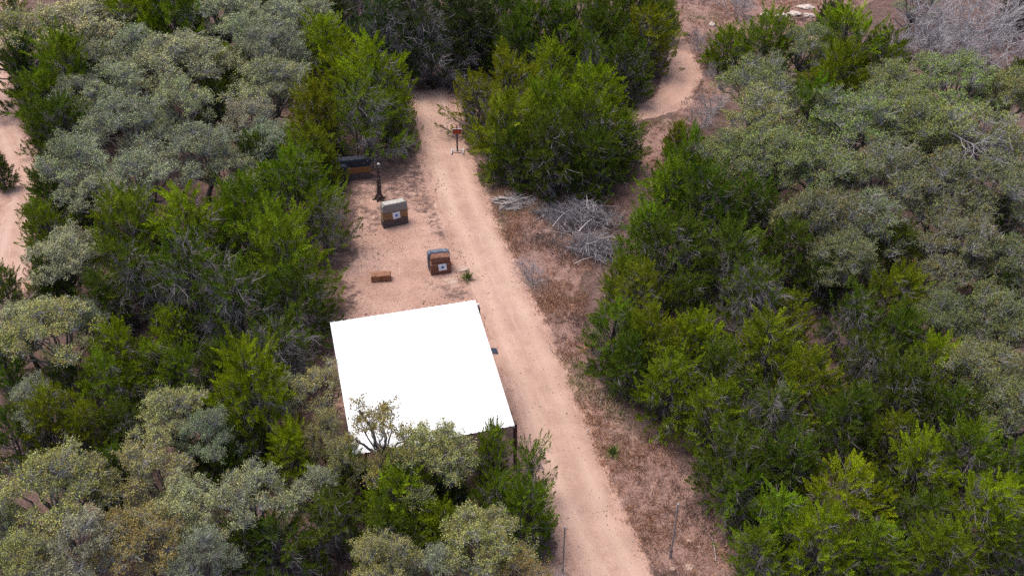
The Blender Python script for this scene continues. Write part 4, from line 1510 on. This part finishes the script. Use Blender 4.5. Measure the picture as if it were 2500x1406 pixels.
# ------------------------------------------------------------------ red sign on a stand
m_post, nt, b = new_mat('sign_post_wood', .85, .15)
nt.links.new(mixc(nt, noise(nt, 12, 4), (.06, .045, .05), (.15, .11, .11)), b.inputs['Base Color'])
m_white, nt, b = new_mat('white_painted_wood', .7, .25)
nt.links.new(mixc(nt, ramp(nt, noise(nt, 14, 4), .3, .6), (.50, .47, .44), (.74, .72, .69)), b.inputs['Base Color'])
m_dull, nt, b = new_mat('dull_white_wood', .8, .2)
nt.links.new(mixc(nt, ramp(nt, noise(nt, 14, 4), .3, .6), (.36, .34, .32), (.58, .56, .53)), b.inputs['Base Color'])
m_red, nt, b = new_mat('sign_red', .6, .3)
nt.links.new(mixc(nt, ramp(nt, noise(nt, 9, 3), .35, .65), (.15, .016, .01), (.40, .03, .016)), b.inputs['Base Color'])
m_or, nt, b = new_mat('sign_orange', .6, .3)
b.inputs['Base Color'].default_value = (.42, .10, .02, 1)
p = at(1117, 373)
r = empty('sign', (p[0], p[1], float(gz(p[0], p[1])) + .02), R_(2))
tag(r, 'small red sign on a dark post with white wooden H shaped foot', 'sign')
bm = bmesh.new()
box_bm(bm, (0, .0, .83), (.085, .085, 1.56), .008)
link('post', bm_mesh(bm, 'post'), m_post, r)
bm = bmesh.new()
box_bm(bm, (0, 0, .115), (.56, .09, .05), .008)
link('crossbar', bm_mesh(bm, 'crossbar'), m_dull, r)
for s in (-1, 1):
    bm = bmesh.new()
    box_bm(bm, (s * .31, 0, .07), (.055, .60, .09), .01)
    link('foot', bm_mesh(bm, 'foot'), m_dull, r)
bm = bmesh.new()
box_bm(bm, (.02, -.062, 1.33), (.50, .03, .34), .005)
bd = link('board', bm_mesh(bm, 'board'), m_white, r)
bm = bmesh.new()
box_bm(bm, (.02, -.082, 1.33), (.45, .012, .29), .003)
link('red_panel', bm_mesh(bm, 'red_panel'), m_red, bd)
bm = bmesh.new()
x = -.19
rr_ = random.Random(3)
for row, zc in ((0, 1.385), (1, 1.275)):
    x = -.16 + .02 * row
    while x < .16:
        wv = rr_.uniform(.022, .05)
        box_bm(bm, (x + wv / 2, -.0905, zc + rr_.uniform(-.006, .006)), (wv, .006, rr_.uniform(.05, .075)))
        x += wv + rr_.uniform(.012, .022)
link('worn_marks', bm_mesh(bm, 'worn_marks'), m_or, bd)
r.scale = (1.12, 1.12, 1.06)

# ------------------------------------------------------------------ metal posts by the road
m_galv, nt, b = new_mat('galvanised_steel', .45, .5)
b.inputs['Metallic'].default_value = .6
nt.links.new(mixc(nt, noise(nt, 20, 3), (.22, .22, .23), (.42, .42, .43)), b.inputs['Base Color'])
for (px, py, H, rad, lab) in ((1637, 1356, 2.75, .034, 'slender grey metal post right of the dirt road near the bottom'), (1374, 1396, 2.4, .028, 'thin dark metal post left of the dirt road at the bottom')):
    p = at(px, py)
    r = empty('metal_post', (p[0], p[1], float(gz(p[0], p[1]))))
    tag(r, lab, 'post', 'metal posts on both sides of the road')
    gg = Geo()
    gg.tube(np.array([[0, 0, -.2], [.005, 0, H * .5], [0, 0, H]]), [rad] * 3, 8, .5)
    link('pipe', gg.mesh('pipe', True), m_galv, r)
    gg = Geo()
    gg.tube(np.array([[0, 0, H - .005], [0, 0, H + .035]]), [rad * 1.35, rad * 1.25], 6, .5)
    link('cap', gg.mesh('cap'), m_galv, r)
    if 'right' in lab:
        gg = Geo()
        gg.tube(np.array([[0, 0, -.2], [0, 0, .36]]), [rad * 1.7] * 2, 8, .5)
        link('sleeve', gg.mesh('sleeve', True), m_galv, r)

# ------------------------------------------------------------------ the open shed with its white metal roof
ZF, ZN = 3.55, 2.4
tl, tr, br, bl = at(810, 787, ZF), at(1163, 734, ZF), at(1250.4, 1039.6, ZN), at(860, 1113, ZN)
ctr = (tl + tr + br + bl) / 4
ux = (tr - tl) + (br - bl)
yaw = math.atan2(ux[1], ux[0])
Wd = (np.linalg.norm(tr - tl) + np.linalg.norm(br - bl)) / 2
Ln = (np.linalg.norm((tl - bl)[:2]) + np.linalg.norm((tr - br)[:2])) / 2
shed = empty('shed', (ctr[0], ctr[1], float(gz(ctr[0], ctr[1]))), yaw)
tag(shed, 'open sided shooting shed with bright white ribbed metal roof beside the dirt road', 'shed')
m_roof, nt, b = new_mat('white_metal_sheet', .32, .5)
b.inputs['Base Color'].default_value = (.86, .87, .88, 1)
m_brown, nt, b = new_mat('brown_steel', .6, .4)
nt.links.new(mixc(nt, noise(nt, 8, 3), (.055, .022, .018), (.10, .04, .032)), b.inputs['Base Color'])
ribs = 20
xs, zs = [], []
for k in range(ribs):
    x0 = -Wd / 2 + Wd * k / ribs
    pw = Wd / ribs
    for f, h in ((0.0, .0), (.38, .0), (.43, .03), (.57, .03), (.62, .0)):
        xs.append(x0 + f * pw)
        zs.append(h)
xs.append(Wd / 2)
zs.append(0)
xs, zs = np.array(xs), np.array(zs)


def roof_z(y):
    return ZN + (ZF - ZN) * (y + Ln / 2) / Ln


ys = np.linspace(-Ln / 2, Ln / 2, 9)
V = []
for lay in (0, -.008):
    for y_ in ys:
        V.append(np.stack([xs, np.full_like(xs, y_), zs + lay + roof_z(y_)], 1))
V = np.vstack(V)
nx = len(xs)
ii = np.arange(len(ys) * nx).reshape(len(ys), nx)
q = np.stack([ii[:-1, :-1], ii[:-1, 1:], ii[1:, 1:], ii[1:, :-1]], -1).reshape(-1, 4)
off = len(ys) * nx
F = [q, q[:, ::-1] + off]
for e_ in (ii[0], ii[-1], ii[:, 0], ii[:, -1]):
    F.append(np.stack([e_[:-1], e_[1:], e_[1:] + off, e_[:-1] + off], 1))
rf = link('roof', mesh_np('roof', V, np.vstack(F)), m_roof, shed)
bm = bmesh.new()
bm.free()
for s in (-1, 1):
    bm = bmesh.new()
    box_bm(bm, (s * (Wd / 2 + .012), 0, (ZF + ZN) / 2 - .045), (.02, Ln + .01, .12), .003, None)
    for v in bm.verts:
        v.co.z += (ZF - ZN) * v.co.y / Ln
    link('edge_trim', bm_mesh(bm, 'edge_trim'), m_roof, rf)


def shed_part(name, c, s, mat):
    bm = bmesh.new()
    box_bm(bm, c, s, .006)
    return link(name, bm_mesh(bm, name), mat, shed)


xo = Wd / 2 + .09
for s in (-1, 1):
    for yy, top in ((Ln / 2 - .30, .06), (-Ln / 2 + .16, .10)):
        H = roof_z(yy) + top - .17
        shed_part('post', (xo if s > 0 else -Wd / 2 + .2, yy, H / 2 - .1 - (0 if s > 0 else .12)), (.12, .12, H + .2), m_brown)
shed_part('header_beam', ((xo + .06 - Wd / 2) / 2, Ln / 2 - .16, roof_z(Ln / 2 - .16) - .13), (xo + .06 + Wd / 2, .08, .12), m_white)
shed_part('rear_beam', (0, -Ln / 2 + .16, roof_z(-Ln / 2 + .16) - .12), (2 * xo - .13, .08, .14), m_brown)
for k in range(4):
    yy = -Ln / 2 + .9 + k * (Ln - 1.8) / 3
    shed_part('purlin', (0, yy, roof_z(yy) - .085), (Wd - .1, .06, .10), m_brown)
m_pan, nt, b = new_mat('dark_panel', .3, .5)
b.inputs['Base Color'].default_value = (.03, .035, .05, 1)
bm = bmesh.new()
box_bm(bm, (0, 0, 0), (.24, .36, .03), .005, Matrix.Rotation(R_(18), 4, 'Y'))
o = link('solar_panel', bm_mesh(bm, 'solar_panel'), m_pan, shed)
pp = Matrix.Rotation(-yaw, 3, 'Z') @ Vector(at(1205, 865, 2.85) - ctr)
o.location = (Wd / 2 + .17, pp.y, roof_z(pp.y) - .06)
o['label'] = 'small dark panel sticking out past the roof edge'
